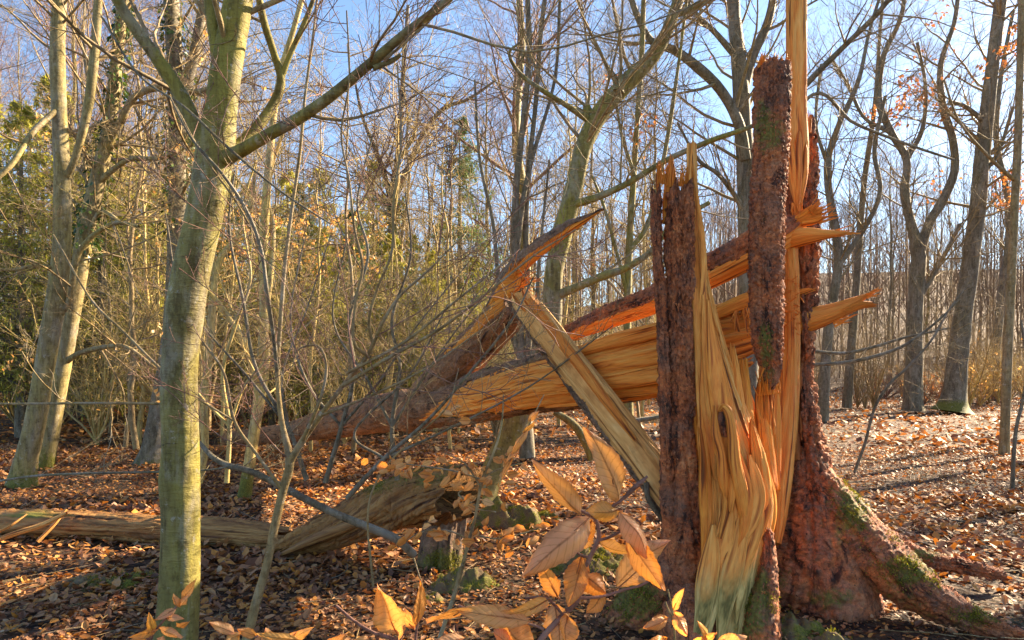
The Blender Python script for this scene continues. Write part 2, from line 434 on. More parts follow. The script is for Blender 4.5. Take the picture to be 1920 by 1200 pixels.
def smooth_bark(name, c0, c1, c2, green, gm=.6, sc=1.0):
    b = MB(name, .7, .3)
    o = b.coord('Object', (sc, sc, sc*.35)); o2 = b.coord('Object', (sc, sc, sc*4)); o3 = b.coord('Object')
    n1 = b.noise(o, 7, 4, .6); n2 = b.noise(o2, 9, 4, .7, .3); n3 = b.noise(o3, 45, 4, .7)
    c = b.ramp(b.math('ADD', b.math('MULTIPLY', n1, .6), b.math('MULTIPLY', n2, .4)), [(.3, c0), (.5, c1), (.7, c2)])
    gf = b.ramp(b.noise(o, 2.3, 4, .6), [(.35, (0, 0, 0)), (.62, (1, 1, 1))])
    c = b.mix(b.math('MULTIPLY', gf, gm), c, green)
    st = b.ramp(b.noise(b.coord('Object', (sc, sc, sc*.12)), 26, 4, .65, .4), [(.36, (.55, .50, .46)), (.52, (1, 1, 1)), (.68, (1.2, 1.18, 1.12))]); c = b.mix(.75, c, st, 'MULTIPLY')
    gp = b.ramp(b.noise(o, 4.1, 5, .7, .5), [(.50, (0, 0, 0)), (.60, (1, 1, 1))]); c = b.mix(b.math('MULTIPLY', gp, .45), c, (.30, .27, .22))
    sr = b.ramp(b.noise(b.coord('Object', (sc, sc, sc*7)), 5, 4, .75, .8), [(.29, (.20, .15, .09)), (.335, (1, 1, 1))]); c = b.mix(.8, c, sr, 'MULTIPLY')
    sp = b.ramp(n3, [(.30, (.40, .36, .28)), (.40, (1, 1, 1)), (.70, (1, 1, 1)), (.76, (1.5, 1.5, 1.4))]); c = b.mix(.6, c, sp, 'MULTIPLY')
    mo = b.noise(o3, 22, 4, .7); mk = b.attr()
    mm = b.ramp(b.math('ADD', b.math('MULTIPLY', mk, 1.1), b.math('MULTIPLY', mo, .75)), [(.8, (0, 0, 0)), (1.0, (1, 1, 1))])
    c = b.mix(mm, c, b.ramp(b.noise(o3, 90, 3), MOSSY))
    lw = b.ramp(b.noise(o3, 13, 5, .75), [(.60, (0, 0, 0)), (.645, (1, 1, 1))]); c = b.mix(b.math('MULTIPLY', lw, .45), c, (.44, .42, .36))
    dk = b.ramp(b.noise(b.coord('Object', (sc, sc, sc*.5)), 19, 6, .8), [(.40, (.42, .36, .28)), (.50, (1, 1, 1))]); c = b.mix(.7, c, dk, 'MULTIPLY')
    b.color(c); b.bump(n2, .6, .015); b.bump(n3, .5, .006); MT[name] = b.m
smooth_bark('beech_bark', (.085, .066, .026), (.19, .155, .06), (.31, .26, .12), (.25, .22, .032), .85)
smooth_bark('pale_bark', (.12, .095, .05), (.27, .21, .11), (.42, .34, .19), (.31, .255, .06), .65)
smooth_bark('grey_brown_bark', (.07, .055, .04), (.16, .13, .095), (.26, .22, .165), (.16, .15, .06), .4)
smooth_bark('twig_bark', (.15, .095, .045), (.28, .19, .095), (.42, .31, .17), (.30, .24, .08), .5)
smooth_bark('red_twig', (.12, .05, .038), (.24, .115, .085), (.36, .20, .15), (.24, .15, .10), .3)
smooth_bark('gold_twig', (.32, .21, .075), (.56, .40, .15), (.72, .56, .25), (.54, .44, .10), .45)
def leafmat(name, stops, tr, trcol, rough=.45, var='OBJ', vein=True):
    b = MB(name, rough, .35)
    r = b.rnd() if var == 'ISL' else b.n('ShaderNodeObjectInfo').outputs['Random']
    o = b.coord('Object')
    n1 = b.noise(o, 35, 3, .6)
    c = b.ramp(b.math('ADD', b.math('MULTIPLY', r, .86), b.math('MULTIPLY', n1, .18)), stops)
    if vein:
        u = b.coord('UV', (1, 1, 1)); sep = b.n('ShaderNodeSeparateXYZ'); b.l(u, sep.inputs[0])
        ax = b.math('ABSOLUTE', sep.outputs[0]); w = b.math('SUBTRACT', b.math('MULTIPLY', sep.outputs[1], 9.0), b.math('MULTIPLY', ax, 3.2))
        fr = b.math('ABSOLUTE', b.math('SUBTRACT', b.math('FRACT', w), .5))
        vm = b.ramp(fr, [(.38, (1, 1, 1)), (.49, (.72, .58, .45))]); c = b.mix(.6, c, vm, 'MULTIPLY')
        md = b.ramp(ax, [(.01, (.5, .38, .3)), (.05, (1, 1, 1))]); c = b.mix(.8, c, md, 'MULTIPLY')
        b.bump(fr, .3, .002)
        spt = b.ramp(b.noise(o, 160, 4, .7), [(.33, (.40, .22, .12)), (.41, (1, 1, 1))]); c = b.mix(.4, c, spt, 'MULTIPLY')
        ed = b.ramp(b.math('ADD', b.math('MULTIPLY', ax, 1.0), b.math('MULTIPLY', b.noise(o, 70, 3), .35)), [(.50, (1, 1, 1)), (.66, (.62, .42, .26))]); c = b.mix(.5, c, ed, 'MULTIPLY')
    b.color(c); b.transl(b.mix(1.0, c, trcol, 'MULTIPLY'), tr); MT[name] = b.m
leafmat('litter_leaf', [(0, (.06, .026, .014)), (.2, (.18, .075, .034)), (.42, (.33, .155, .070)), (.6, (.42, .22, .105)), (.74, (.49, .225, .06)), (.86, (.60, .27, .045)), (.95, (.50, .32, .17)), (1, (.55, .40, .25))], .22, (1.0, .70, .36), .55, 'ISL', False)
leafmat('single_leaf', [(0, (.12, .055, .03)), (.25, (.28, .13, .06)), (.5, (.44, .25, .14)), (.75, (.54, .27, .09)), (1, (.60, .42, .27))], .25, (1.0, .72, .4), .4)
leafmat('twig_leaf', [(0, (.84, .38, .09)), (.35, (.87, .46, .17)), (.7, (.88, .53, .28)), (1, (.92, .50, .09))], .58, (1.0, .74, .30), .38)
leafmat('small_leaf', [(0, (.78, .42, .14)), (.5, (.86, .58, .26)), (1, (.92, .72, .42))], .5, (1.0, .76, .36), .4, 'ISL', False)
leafmat('pale_sapling_leaf', [(0, (.74, .33, .09)), (.5, (.84, .46, .16)), (1, (.90, .62, .30))], .5, (1.0, .70, .30), .4)
leafmat('rust_leaf', [(0, (.32, .14, .055)), (.5, (.48, .25, .10)), (1, (.62, .38, .18))], .35, (1.0, .62, .32), .5, 'ISL', False)
leafmat('ivy_leaf', [(0, (.018, .04, .008)), (.5, (.05, .09, .018)), (.85, (.10, .15, .03)), (1, (.22, .26, .08))], .2, (.8, 1., .3), .35, 'ISL', False)
leafmat('needle', [(0, (.07, .12, .06)), (.5, (.14, .22, .10)), (1, (.24, .31, .13))], .3, (.9, 1., .4), .5, 'ISL', False)
leafmat('yellow_needle', [(0, (.28, .29, .06)), (.5, (.45, .43, .09)), (1, (.62, .56, .15))], .45, (1., 1., .35), .5, 'ISL', False)
leafmat('moss', [(0, (.08, .075, .012)), (.5, (.22, .21, .022)), (1, (.44, .40, .05))], .3, (1., 1., .3), .7, 'ISL', False)
leafmat('dry_grass', [(0, (.22, .16, .07)), (.5, (.42, .32, .15)), (1, (.55, .46, .25))], .25, (1., .9, .5), .6, 'ISL', False)
b = MB('forest_floor', .8, .3)
o = b.coord('Object')
v1 = b.vor(o, 17); v2 = b.vor(o, 31)
dis = b.noise(o, 3, 3)
se = b.n('ShaderNodeSeparateColor'); b.l(v1.outputs['Color'], se.inputs[0])
c = b.ramp(se.outputs[0], [(0, (.014, .007, .004)), (.3, (.038, .019, .009)), (.55, (.07, .036, .017)), (.75, (.10, .05, .020)), (1, (.115, .075, .04))])
se2 = b.n('ShaderNodeSeparateColor'); b.l(v2.outputs['Color'], se2.inputs[0])
c = b.mix(.45, c, b.ramp(se2.outputs[1], [(0, (.25, .25, .25)), (1, (1.2, 1.1, 1.0))]), 'MULTIPLY')
ms = b.ramp(b.noise(o, 1.1, 5, .65), [(.60, (0, 0, 0)), (.68, (1, 1, 1))])
c = b.mix(b.math('MULTIPLY', ms, .6), c, (.06, .07, .02))
b.color(c); b.bump(v1.outputs['Distance'], .8, .03); b.bump(v2.outputs['Distance'], .5, .02); MT['floor'] = b.m
b = MB('stone', .85, .2); o = b.coord('Object'); n = b.noise(o, 14, 5, .7)
c = b.ramp(n, [(.3, (.08, .055, .03)), (.6, (.22, .15, .085))]); mm = b.ramp(b.noise(o, 7, 5, .75), [(.44, (0, 0, 0)), (.60, (1, 1, 1))])
c = b.mix(mm, c, b.ramp(b.noise(o, 90, 3), MOSSY)); b.color(c); b.bump(n, .7, .02); MT['stone'] = b.m

smooth_bark('far_twigs', (.13, .085, .055), (.25, .17, .11), (.36, .26, .17), (.25, .19, .10), .3)

# ================================================================ THE SETTING: ground and leaf litter
def axis(lo, hi, n, k):
    u = np.linspace(-1, 1, n); a = np.sinh(u*k)/np.sinh(k)
    return np.where(a < 0, -lo*a, hi*a)
ax_ = axis(-150, 150, 230, 4.2); ay_ = np.concatenate([np.linspace(-20, 1, 12)[:-1], 1+149*(np.sinh(np.linspace(0, 1, 220)*3.6)/np.sinh(3.6))])
XX, YY = np.meshgrid(ax_, ay_); ZZ = gz(XX, YY)
g = Geo(); ny, nx = XX.shape
i = np.arange(ny-1)[:, None]*nx; j = np.arange(nx-1)[None]
g.add(np.stack([XX, YY, ZZ], -1), np.stack(np.broadcast_arrays(i+j, i+j+1, i+nx+j+1, i+nx+j), -1), uv=np.stack([XX, YY], -1))
floor = struct(g.obj('forest_floor', MT['floor']))

# curled leaf template: x = along the blade, y = across, z = lift
LT = np.array([[0, 0, 0], [.33, 0, -.02], [.68, 0, -.01], [1, 0, .06], [.28, .27, .07], [.70, .22, .09], [.28, -.27, .05], [.70, -.22, .10]])
LQ = np.array([[1, 2, 5, 4], [1, 6, 7, 2]]); LTR = np.array([[0, 1, 4], [0, 6, 1], [2, 3, 5], [2, 7, 3]])
LUV = np.stack([LT[:, 1]/.27*.5, LT[:, 0]], -1)
def rotm(yaw, pitch, roll):
    cy, sy, cp, sp, cr, sr = np.cos(yaw), np.sin(yaw), np.cos(pitch), np.sin(pitch), np.cos(roll), np.sin(roll)
    R = np.empty((len(yaw), 3, 3))
    R[:, 0, 0] = cy*cp; R[:, 0, 1] = cy*sp*sr-sy*cr; R[:, 0, 2] = cy*sp*cr+sy*sr
    R[:, 1, 0] = sy*cp; R[:, 1, 1] = sy*sp*sr+cy*cr; R[:, 1, 2] = sy*sp*cr-cy*sr
    R[:, 2, 0] = -sp; R[:, 2, 1] = cp*sr; R[:, 2, 2] = cp*cr
    return R
def leaves(g, pos, size, yaw, pitch, roll, rng, curl=1.0, tmpl=LT, q=LQ, t=LTR):
    N = len(pos); R = rotm(yaw, pitch, roll)
    L = np.broadcast_to(tmpl[None], (N,)+tmpl.shape).copy()
    L[..., 2] *= (curl*rng.uniform(-1.2, 3.2, N))[:, None]
    L[..., 1] *= rng.uniform(.8, 1.25, N)[:, None]
    L[..., 2] += (rng.uniform(-.25, .35, N)[:, None])*(L[..., 0]-.5)**2
    V = np.einsum('nij,nkj->nki', R, L*np.asarray(size)[:, None, None])+pos[:, None]
    off = (np.arange(N)*len(tmpl))[:, None, None]
    uv = np.stack([tmpl[:, 1]/.27*.5, tmpl[:, 0]], -1)
    g.add(V, (q[None]+off), (t[None]+off), np.broadcast_to(uv[None], (N,)+uv.shape))
def litter(n, y0, y1, s0, s1, rng, pw=1.0, spread=.82):
    y = (y0**pw+(y1**pw-y0**pw)*rng.random(n))**(1/pw); x = rng.uniform(-1, 1, n)*(y*spread+.4)
    z = gz(x, y)
    c = vn(x*2.2, y*2.2, 0, 31)
    z = z+np.abs(rng.normal(0, .012, n))+.015*(c > 0)
    d = fbm(x*1.3, y*1.3, 0, 33, 4)+.5*fbm(x*.35, y*.35, 0, 34, 2); k = d+rng.normal(0, .10, n) > (-.40 if y0 < 4 else -.75); m = int(k.sum())
    return np.stack([x, y, z], -1)[k], (rng.uniform(s0, s1, n)*(1+.5*vn(x*.8, y*.8, 0, 35)))[k], rng.uniform(0, 6.28, m), rng.normal(0, .36, m), rng.normal(0, .40, m)
g = Geo(); r = np.random.default_rng(11)
F4 = np.array([[0, 0, 0], [.5, .27, .06], [1, 0, .04], [.5, -.27, .09]]); FQ = np.array([[0, 3, 2], [0, 2, 1]])
Z4 = np.zeros((0, 4), int)
leaves(g, *litter(14000, 1.9, 5, .035, .072, r, 2.), r)
leaves(g, *litter(13000, 1.9, 5, .012, .035, r, 2.), r, 1., F4, Z4, FQ)
leaves(g, *litter(56000, 5, 13, .05, .095, r, 1.7), r, 1., F4, Z4, FQ)
leaves(g, *litter(30000, 13, 38, .09, .18, r, 1.3), r, 1.0, F4, Z4, FQ)
stuff(g.obj('leaf_litter', MT['litter_leaf']))
# the leaves lying nearest, one by one, on the forest floor
lm = []
for k in range(8):
    g = Geo(); rr = np.random.default_rng(100+k)
    leaves(g, A(0, 0, 0)[None], A(1.0), A(0.), A(0.), A(0.), rr, 1.3); lm.append(g.mesh('leaf', MT['single_leaf']))
r = np.random.default_rng(12)
for k in range(290):
    y = r.uniform(1.95, 4.2); x = r.uniform(-.74, .74)*y
    o = bpy.data.objects.new('leaf', lm[k % 8]); COL.objects.link(o); o.parent = floor
    o.location = (x, y, float(gz(x, y))+.03+abs(r.normal(0, .012))); s = r.uniform(.05, .078); o.scale = (s, s, s)
    o.rotation_euler = (r.normal(0, .4), r.normal(0, .4), r.uniform(0, 6.28))

# ================================================================ THE BROKEN SPRUCE
def flakes_on(parent, Gd, keep=None, dens=2400, size=.011, seed=1):
    """loose scales of bark lifting from the surface"""
    rg = np.random.default_rng(seed); V = Gd['V']; a = np.linalg.norm(V[1:, :-1]-V[:-1, :-1], axis=2)*np.linalg.norm(V[:-1, 1:]-V[:-1, :-1], axis=2)
    if keep is not None: a = a*keep[:-1, :-1]
    n = int(min(5000, a.sum()*dens))
    if n < 5: return
    q = rg.choice(a.size, n, p=(a/a.sum()).ravel()); i, j = np.unravel_index(q, a.shape); p = V[i, j]; N_ = Gd['n'][i, j]
    T = V[i+1, j]-V[i, j]; T /= np.maximum(np.linalg.norm(T, axis=1, keepdims=True), 1e-9); Bv = np.cross(N_, T); an = rg.normal(0, .5, n)[:, None]
    d1 = T*np.cos(an)+Bv*np.sin(an); d2 = np.cross(N_, d1); s_ = rg.uniform(.4, 1.3, n)[:, None]*size; w_ = s_*rg.uniform(.35, .8, n)[:, None]; li = rg.uniform(.03, .38, n)[:, None]
    p = p+N_*.002
    Q = np.stack([p-d1*s_*.6-d2*w_*.5, p-d1*s_*.5+d2*w_*.6, p+d1*s_*.7+d2*w_*.35+N_*s_*li, p+d1*s_*.6-d2*w_*.45+N_*s_*li*.7], 1)
    g = Geo(); k = np.arange(n)[:, None]*4; uv = rg.uniform(0, 3, (n, 1, 2))+np.array([[0, 0], [.01, 0], [.01, .02], [0, .02]])[None]
    g.add(Q, np.concatenate([k, k+1, k+2, k+3], 1), uv=uv); stuff(g.obj('bark_flakes', MT['spruce_bark'], parent, smooth=False))
def fray(parent, px, py, Y, ang, n, ln, spread, wpx=20, mat='fresh_wood', seed=0):
    """a brush of torn fibres; ang in degrees in the picture plane, ln in pixels"""
    rg = np.random.default_rng(seed); sp = []
    for k in range(n):
        a = math.radians(ang+rg.normal(0, spread)); L = ln*rg.uniform(.3, 1.1); o = rg.uniform(-1, 1)*wpx; b_ = math.radians(ang+90)
        x0 = px+math.cos(b_)*o; y0 = py-math.sin(b_)*o; sp.append((x0, y0, Y, x0+math.cos(a)*L, y0-math.sin(a)*L, Y+rg.normal(0, .03), rg.uniform(.7, 2.2)))
    spikes(parent, 'fibres', mat, sp, seed, join=True)
def piece(name, parent, rows, mat, nv, nu, cap0=None, cap1=None, keep=None, mask=None, **k):
    nv = int(nv*.8)+2; nu = int(nu*.85)+2; Gd = sweep(rows, nv=nv, nu=nu, **k)
    g = Geo(); put(g, Gd, keep=None if keep is None else keep(Gd), cap0=cap0, cap1=cap1, mask=None if mask is None else mask(Gd))
    o = g.obj(name, MT[mat], parent, smooth='wood' not in mat or mat == 'rotten_wood')
    if mat == 'spruce_bark' and name != 'knot': flakes_on(parent, Gd, seed=len(rows)*7+nv)
    return o
def tidy(ka):                              # merge stray islands so that bark and wood each stay one piece
    for val in (False, True):
        m = ka == val; lab = np.zeros(m.shape, int); nv, nu = m.shape; sizes = [0]
        ml = m.tolist(); seen = [[False]*nu for _ in range(nv)]; comps = []
        for i in range(nv):
            for j in range(nu):
                if ml[i][j] and not seen[i][j]:
                    st = [(i, j)]; seen[i][j] = True; c = []
                    while st:
                        a, b = st.pop(); c.append((a, b))
                        for a2, b2 in ((a+1, b), (a-1, b), (a, (b+1) % nu), (a, (b-1) % nu)):
                            if 0 <= a2 < nv and ml[a2][b2] and not seen[a2][b2]: seen[a2][b2] = True; st.append((a2, b2))
                    comps.append(c)
        if len(comps) > 1:
            comps.sort(key=len)
            for c in comps[:-1]:
                for a, b in c: ka[a, b] = not val
    return ka
def two(names, parent, rows, mats, nv, nu, keepA, cap0=None, cap1=None, mask=None, dA=None, dB=None, **k):
    """the same grown form split along its surface into bark and wood"""
    out = []; nv = int(nv*.8); nu = int(nu*.85)
    for q in (0, 1):
        Gd = sweep(rows, nv=nv, nu=nu, disp=(dA, dB)[q], **k)
        if q == 0: ka = tidy(keepA(Gd).copy())
        g = Geo(); put(g, Gd, keep=ka if q == 0 else ~ka, mask=None if mask is None else mask(Gd),
                       cap0=None if q else cap0, cap1=None if q else cap1)
        if g.n: out.append(g.obj(names[q], MT[mats[q]], parent, smooth=q == 0))
        if q == 0 and mats[0] == 'spruce_bark': flakes_on(parent, Gd, ka, seed=nv)
    return out
def front(Gd): return Gd['sx'] > 0
def pxy(Gd):                                # picture coordinates of the grid, for laying out moss and bark limits
    V = Gd['V']; return 960+F*V[..., 0]/V[..., 1], HY-(V[..., 2]-H)*F/V[..., 1]
def blob(px, py, cx, cy, rx, ry): return np.clip(1.25-np.hypot((px-cx)/rx, (py-cy)/ry), 0, 1)
def spikes(parent, name, mat, specs, seed=0, kind=None, join=False):
    """slender splinters (px,py,Y, tip px,tip py,tip Y, half width px)"""
    rng = np.random.default_rng(seed); g = Geo()
    for (x0, y0, Y0, x1, y1, Y1, hw) in specs:
        mx, my = (x0+x1)/2+rng.normal(0, .04)*abs(y1-y0), (y0+y1)/2+rng.normal(0, .04)*abs(x1-x0)
        Gd = sweep([(x0, y0, Y0, hw, hw*Y0/F*.35), (mx, my, (Y0+Y1)/2, hw*.75, hw*Y0/F*.28), (x1, y1, Y1, .4, .001)], nv=14, nu=8, expo=1.5,
                   disp=d_wood(.0025, 90, 4, rng.integers(99), .001), roll=float(rng.uniform(-50, 50)))
        if not join: g = Geo()
        put(g, Gd)
        if not join: g.obj(name, MT[mat], parent, smooth=False)
    if join: return stuff(g.obj(name, MT[mat], parent, smooth=False))

def under(Gd, frac, seed):
    """surface below a line at a share of the height of a lying piece"""
    V = Gd['V']; z = V[..., 2]; lo = z.min(axis=1, keepdims=True); hi = z.max(axis=1, keepdims=True)
    return (z-lo)/(hi-lo+1e-6) > frac+.14*fbm(Gd['s']*4, Gd['u']*6, 0, seed)
def slabk(Gd): return under(Gd, .40, 3) | (Gd['sx'] < -.2)
def horn(Gd): return under(Gd, .40, 5) | (Gd['sx'] < -.5)
stump = thing('broken_spruce_stump', G(1385, 4.35), 'tall splintered spruce stump with red bark, torn orange wood and spreading mossy roots', 'tree stump')
# left column: two bark plates with a torn slit between them
piece('bark_plate', stump, [(1274, 333, 4.0, 25, .06), (1275, 400, 4.0, 24, .06), (1277, 500, 4.0, 26, .07), (1277, 560, 4.0, 25, .07), (1281, 640, 4.0, 28, .08), (1284, 760, 4.0, 32, .10), (1288, 880, 3.98, 37, .12), (1291, 980, 3.97, 43, .14), (1284, 1060, 3.96, 55, .17), (1268, 1130, 3.95, 72, .22), (1245, 1220, 3.95, 105, .28)],
      'spruce_bark', 330, 110, disp=d_bark(.012, .030, .045, 1, .012), jag0=.16, jf=8, cap0=(0, 0, -.03),
      mask=lambda Gd: blob(*pxy(Gd), 1190, 1140, 60, 50)+.35*blob(*pxy(Gd), 1290, 1190, 60, 40))
piece('bark_plate', stump, [(1231, 338, 4.02, 8, .05), (1230, 420, 4.02, 9, .05), (1233, 480, 4.02, 9, .05), (1240, 560, 4.02, 12, .05), (1242, 620, 4.02, 11, .05), (1248, 740, 4.0, 11, .06), (1252, 900, 3.99, 13, .07), (1258, 1040, 3.97, 20, .10), (1240, 1120, 3.96, 40, .14)],
      'spruce_bark', 260, 36, disp=d_bark(.009, .028, .04, 2, .008), jag0=.15, jf=4, sharp0=.03)
spikes(stump, 'splinter', 'amber_wood', [(1250, 700, 4.03, 1243, 318, 4.05, 9), (1252, 420, 4.03, 1258, 288, 4.05, 11), (1264, 380, 4.05, 1261, 292, 4.06, 10), (1287, 420, 4.04, 1288, 312, 4.05, 8), (1238, 380, 4.05, 1234, 300, 4.05, 4)], 3)
# orange inner wood showing beside the bark
piece('inner_wood', stump, [(1302, 745, 3.93, 3, .02), (1306, 800, 3.92, 10, .03), (1312, 870, 3.92, 14, .04), (1320, 950, 3.90, 16, .05), (1322, 1020, 3.90, 14, .05), (1318, 1056, 3.9, 5, .03)], 'amber_wood', 120, 30, disp=d_wood(.006, 70, 3, 4, .004), jag1=.1, jf=9, sharp1=.1)
# the tall pale blade that widens into the torn face of the stump
def moldmask(Gd):
    px, py = pxy(Gd); return np.clip((py-965-.3*(1400-px))/150, 0, 1)*.75
piece('torn_face', stump, [(1299, 268, 4.07, 3, .015), (1301, 330, 4.05, 5, .03), (1305, 430, 4.04, 8, .04), (1312, 520, 4.03, 14, .06), (1323, 600, 4.00, 23, .08), (1338, 690, 3.99, 36, .10), (1356, 780, 3.96, 50, .13), (1375, 870, 3.94, 63, .17), (1383, 940, 3.92, 68, .19), (1382, 1000, 3.89, 62, .19), (1375, 1060, 3.81, 54, .18), (1362, 1130, 3.75, 52, .17), (1345, 1215, 3.69, 58, .17)],
      'pale_wood', 460, 150, expo=2.4, disp=d_wood(.012, 34, .7, 5, .026, .018), mask=moldmask)
spikes(stump, 'splinter', 'pale_wood', [(1302, 480, 3.99, 1303, 212, 4.02, 4), (1312, 640, 3.93, 1297, 300, 3.98, 7)], 5)
EL = ([260, 450, 600, 750, 850, 1000, 1060, 1140, 1215], [1300, 1301, 1303, 1306, 1312, 1318, 1316, 1302, 1286])
ER = ([260, 450, 600, 690, 760, 850, 920, 960, 1000, 1060, 1120, 1215], [1304, 1313, 1340, 1358, 1374, 1410, 1440, 1444, 1436, 1412, 1398, 1384])
YF_ = ([260, 600, 780, 940, 1060, 1215], [4.02, 3.90, 3.79, 3.69, 3.62, 3.50])
def slat(parent, u0, u1, y0, y1, hw, mat, seed, lift=0.0, name='sliver'):
    rg = np.random.default_rng(seed); n = max(4, int((y1-y0)/60)); rows = []
    for i in range(n+1):
        t = i/n; py = y0+(y1-y0)*t; L = np.interp(py, *EL); R_ = np.interp(py, *ER); u = u0+(u1-u0)*t
        px = L+(R_-L)*u+3.5*vn(py*.013, seed*3.3, 0, 3)*min(1, (R_-L)/60)
        bow = .055*(1-(2*u-1)**2)*min(1, (R_-L)/100)
        w = hw*min(1, .16+2.6*min(t, .85*(1-t)+.02))*(.8+.4*rg.random())
        rows.append((px, py, np.interp(py, *YF_)+.05-bow-lift, max(w, .8), max(.005, w*.0013)))
    return piece(name, parent, rows, mat, int(30+(y1-y0)/6), 22, expo=4.5, disp=d_wood(.004, 70, .8, seed, .005, .008), jag0=.03, jf=4, roll=float(rg.uniform(-20, 20)), mask=moldmask if mat == 'pale_wood' else None)
for k, (u0, u1, y0, y1, hw, m) in enumerate([(.20, .05, 300, 1050, 10, 'pale_wood'), (.70, .17, 440, 1090, 12, 'pale_wood'), (.80, .30, 560, 1010, 16, 'fresh_wood'), (.90, .42, 640, 960, 15, 'fresh_wood'), (.55, .36, 730, 1160, 15, 'pale_wood'),
      (.96, .55, 700, 930, 11, 'fresh_wood'), (.72, .62, 800, 1040, 15, 'fresh_wood'), (.93, .74, 850, 1010, 13, 'pale_wood'), (.30, .22, 620, 900, 12, 'fresh_wood'), (.12, .12, 700, 1130, 10, 'pale_wood'), (.80, .82, 900, 1110, 14, 'pale_wood'),
      (.04, .02, 800, 1060, 7, 'amber_wood'), (.40, .34, 880, 1210, 17, 'pale_wood'), (.60, .64, 940, 1210, 18, 'pale_wood'), (.18, .16, 980, 1212, 18, 'pale_wood'), (.84, .88, 980, 1170, 10, 'pale_wood'), (.97, .95, 880, 1010, 8, 'fresh_wood')]):
    slat(stump, u0, u1, y0, y1, hw, m, 300+k, lift=.012*(k % 4))
piece('knot', stump, [(1352, 772, 3.735, 3, .01), (1355, 795, 3.72, 8, .02), (1358, 820, 3.72, 3, .01)], 'spruce_bark', 40, 24, disp=d_bark(.006, .02, .02, 5, .004))
piece('knot', stump, [(1364, 868, 3.70, 2, .008), (1366, 884, 3.69, 5, .015), (1364, 898, 3.69, 2, .008)], 'spruce_bark', 30, 20, disp=d_bark(.004, .02, .02, 6, .004))
piece('sliver', stump, [(1347, 770, 3.735, 2, .01), (1357, 762, 3.72, 6, .02), (1368, 778, 3.70, 8, .025), (1374, 815, 3.68, 9, .03), (1378, 865, 3.66, 11, .03), (1390, 925, 3.65, 12, .03), (1392, 975, 3.65, 6, .02), (1390, 1000, 3.66, 1, .008)], 'fresh_wood', 110, 26, expo=3, disp=d_wood(.003, 70, 1, 371, .003))
piece('sliver', stump, [(1340, 760, 3.75, 2, .01), (1342, 810, 3.71, 8, .025), (1352, 850, 3.68, 8, .025), (1356, 900, 3.67, 10, .025), (1362, 940, 3.66, 2, .01)], 'fresh_wood', 90, 24, expo=2.2, disp=d_wood(.002, 60, 1, 372, .003))
# shards standing on the torn face
SH = [('fresh_wood', [(1372, 640, 3.98, 4, .015), (1376, 700, 3.95, 11, .03), (1383, 780, 3.9, 16, .04), (1392, 870, 3.83, 19, .05), (1398, 950, 3.78, 16, .04), (1396, 1010, 3.76, 5, .02)]),
      ('amber_wood', [(1392, 662, 4.0, 9, .02), (1396, 740, 3.98, 14, .03), (1402, 820, 3.94, 16, .04), (1410, 900, 3.86, 14, .04), (1412, 960, 3.8, 5, .02)]),
      ('fresh_wood', [(1409, 772, 3.82, 2, .01), (1414, 815, 3.80, 9, .02), (1422, 860, 3.78, 16, .035), (1428, 920, 3.76, 20, .045), (1424, 980, 3.74, 17, .04), (1414, 1030, 3.74, 6, .02)]),
      ('fresh_wood', [(1340, 700, 3.86, 4, .015), (1346, 760, 3.81, 12, .03), (1352, 830, 3.76, 15, .035), (1364, 910, 3.72, 16, .04), (1368, 970, 3.70, 11, .03), (1366, 1010, 3.7, 3, .01)]),
      ('fresh_wood', [(1366, 778, 3.78, 8, .02), (1377, 830, 3.74, 11, .03), (1374, 880, 3.71, 10, .03), (1388, 940, 3.70, 13, .035), (1392, 990, 3.70, 10, .03), (1388, 1030, 3.72, 3, .01)]),
      ('amber_wood', [(1416, 840, 3.86, 3, .01), (1434, 900, 3.86, 14, .03), (1440, 960, 3.84, 16, .04), (1432, 1020, 3.82, 12, .03), (1425, 1060, 3.8, 4, .02)]),
      ('amber_wood', [(1428, 700, 4.05, 6, .015), (1430, 770, 4.05, 13, .02), (1436, 840, 4.0, 15, .03), (1446, 920, 3.94, 12, .03)]),
      ('amber_wood', [(1449, 690, 4.08, 6, .015), (1452, 760, 4.08, 12, .018), (1452, 840, 4.04, 13, .02), (1450, 920, 4.0, 14, .03)]),
      ('amber_wood', [(1378, 690, 4.1, 10, .03), (1400, 760, 4.12, 14, .03), (1424, 830, 4.12, 15, .03), (1432, 890, 4.1, 10, .03)]),
      ('pale_wood', [(1336, 860, 3.78, 5, .02), (1342, 930, 3.73, 12, .03), (1346, 990, 3.70, 15, .03), (1340, 1060, 3.66, 14, .03), (1326, 1120, 3.62, 9, .03)])]
for k, (m, rows) in enumerate(SH):
    piece('shard', stump, rows, m, 110, 40, expo=1.8, disp=d_wood(.006, 60, 1.6, 20+k, .006, .03), jag0=.08, jf=7, sharp0=.12, sharp1=.06, seed=k, mask=(moldmask if m == 'pale_wood' else None))
spikes(stump, 'splinter', 'amber_wood', [(1425+r_*3.1+dx, 800+dy, 4.02, 1424+r_*3.3+dx, 690+dy+e, 4.03, 3.2) for r_, dx, dy, e in [(0, 0, 0, 10), (1, 1, 5, -8), (2, 0, 10, 25), (3, 2, 0, 0), (4, 0, 20, 40), (5, 1, 10, 12), (6, 0, 5, -4), (8, 2, 15, 30), (9, 0, 0, 10)]], 8)
# mouldy foot flowing down to the ground, and the mossy bark rib beside it
piece('bark_rib', stump, [(1432, 975, 3.82, 8, .04), (1436, 1030, 3.76, 15, .07), (1430, 1090, 3.70, 24, .10), (1424, 1150, 3.64, 34, .13), (1418, 1230, 3.60, 44, .16)], 'spruce_bark', 150, 60, disp=d_bark(.009, .028, .04, 31, .012), sharp0=.1,
      mask=lambda Gd: blob(*pxy(Gd), 1405, 1150, 45, 70)+.7*blob(*pxy(Gd), 1432, 1090, 16, 50))
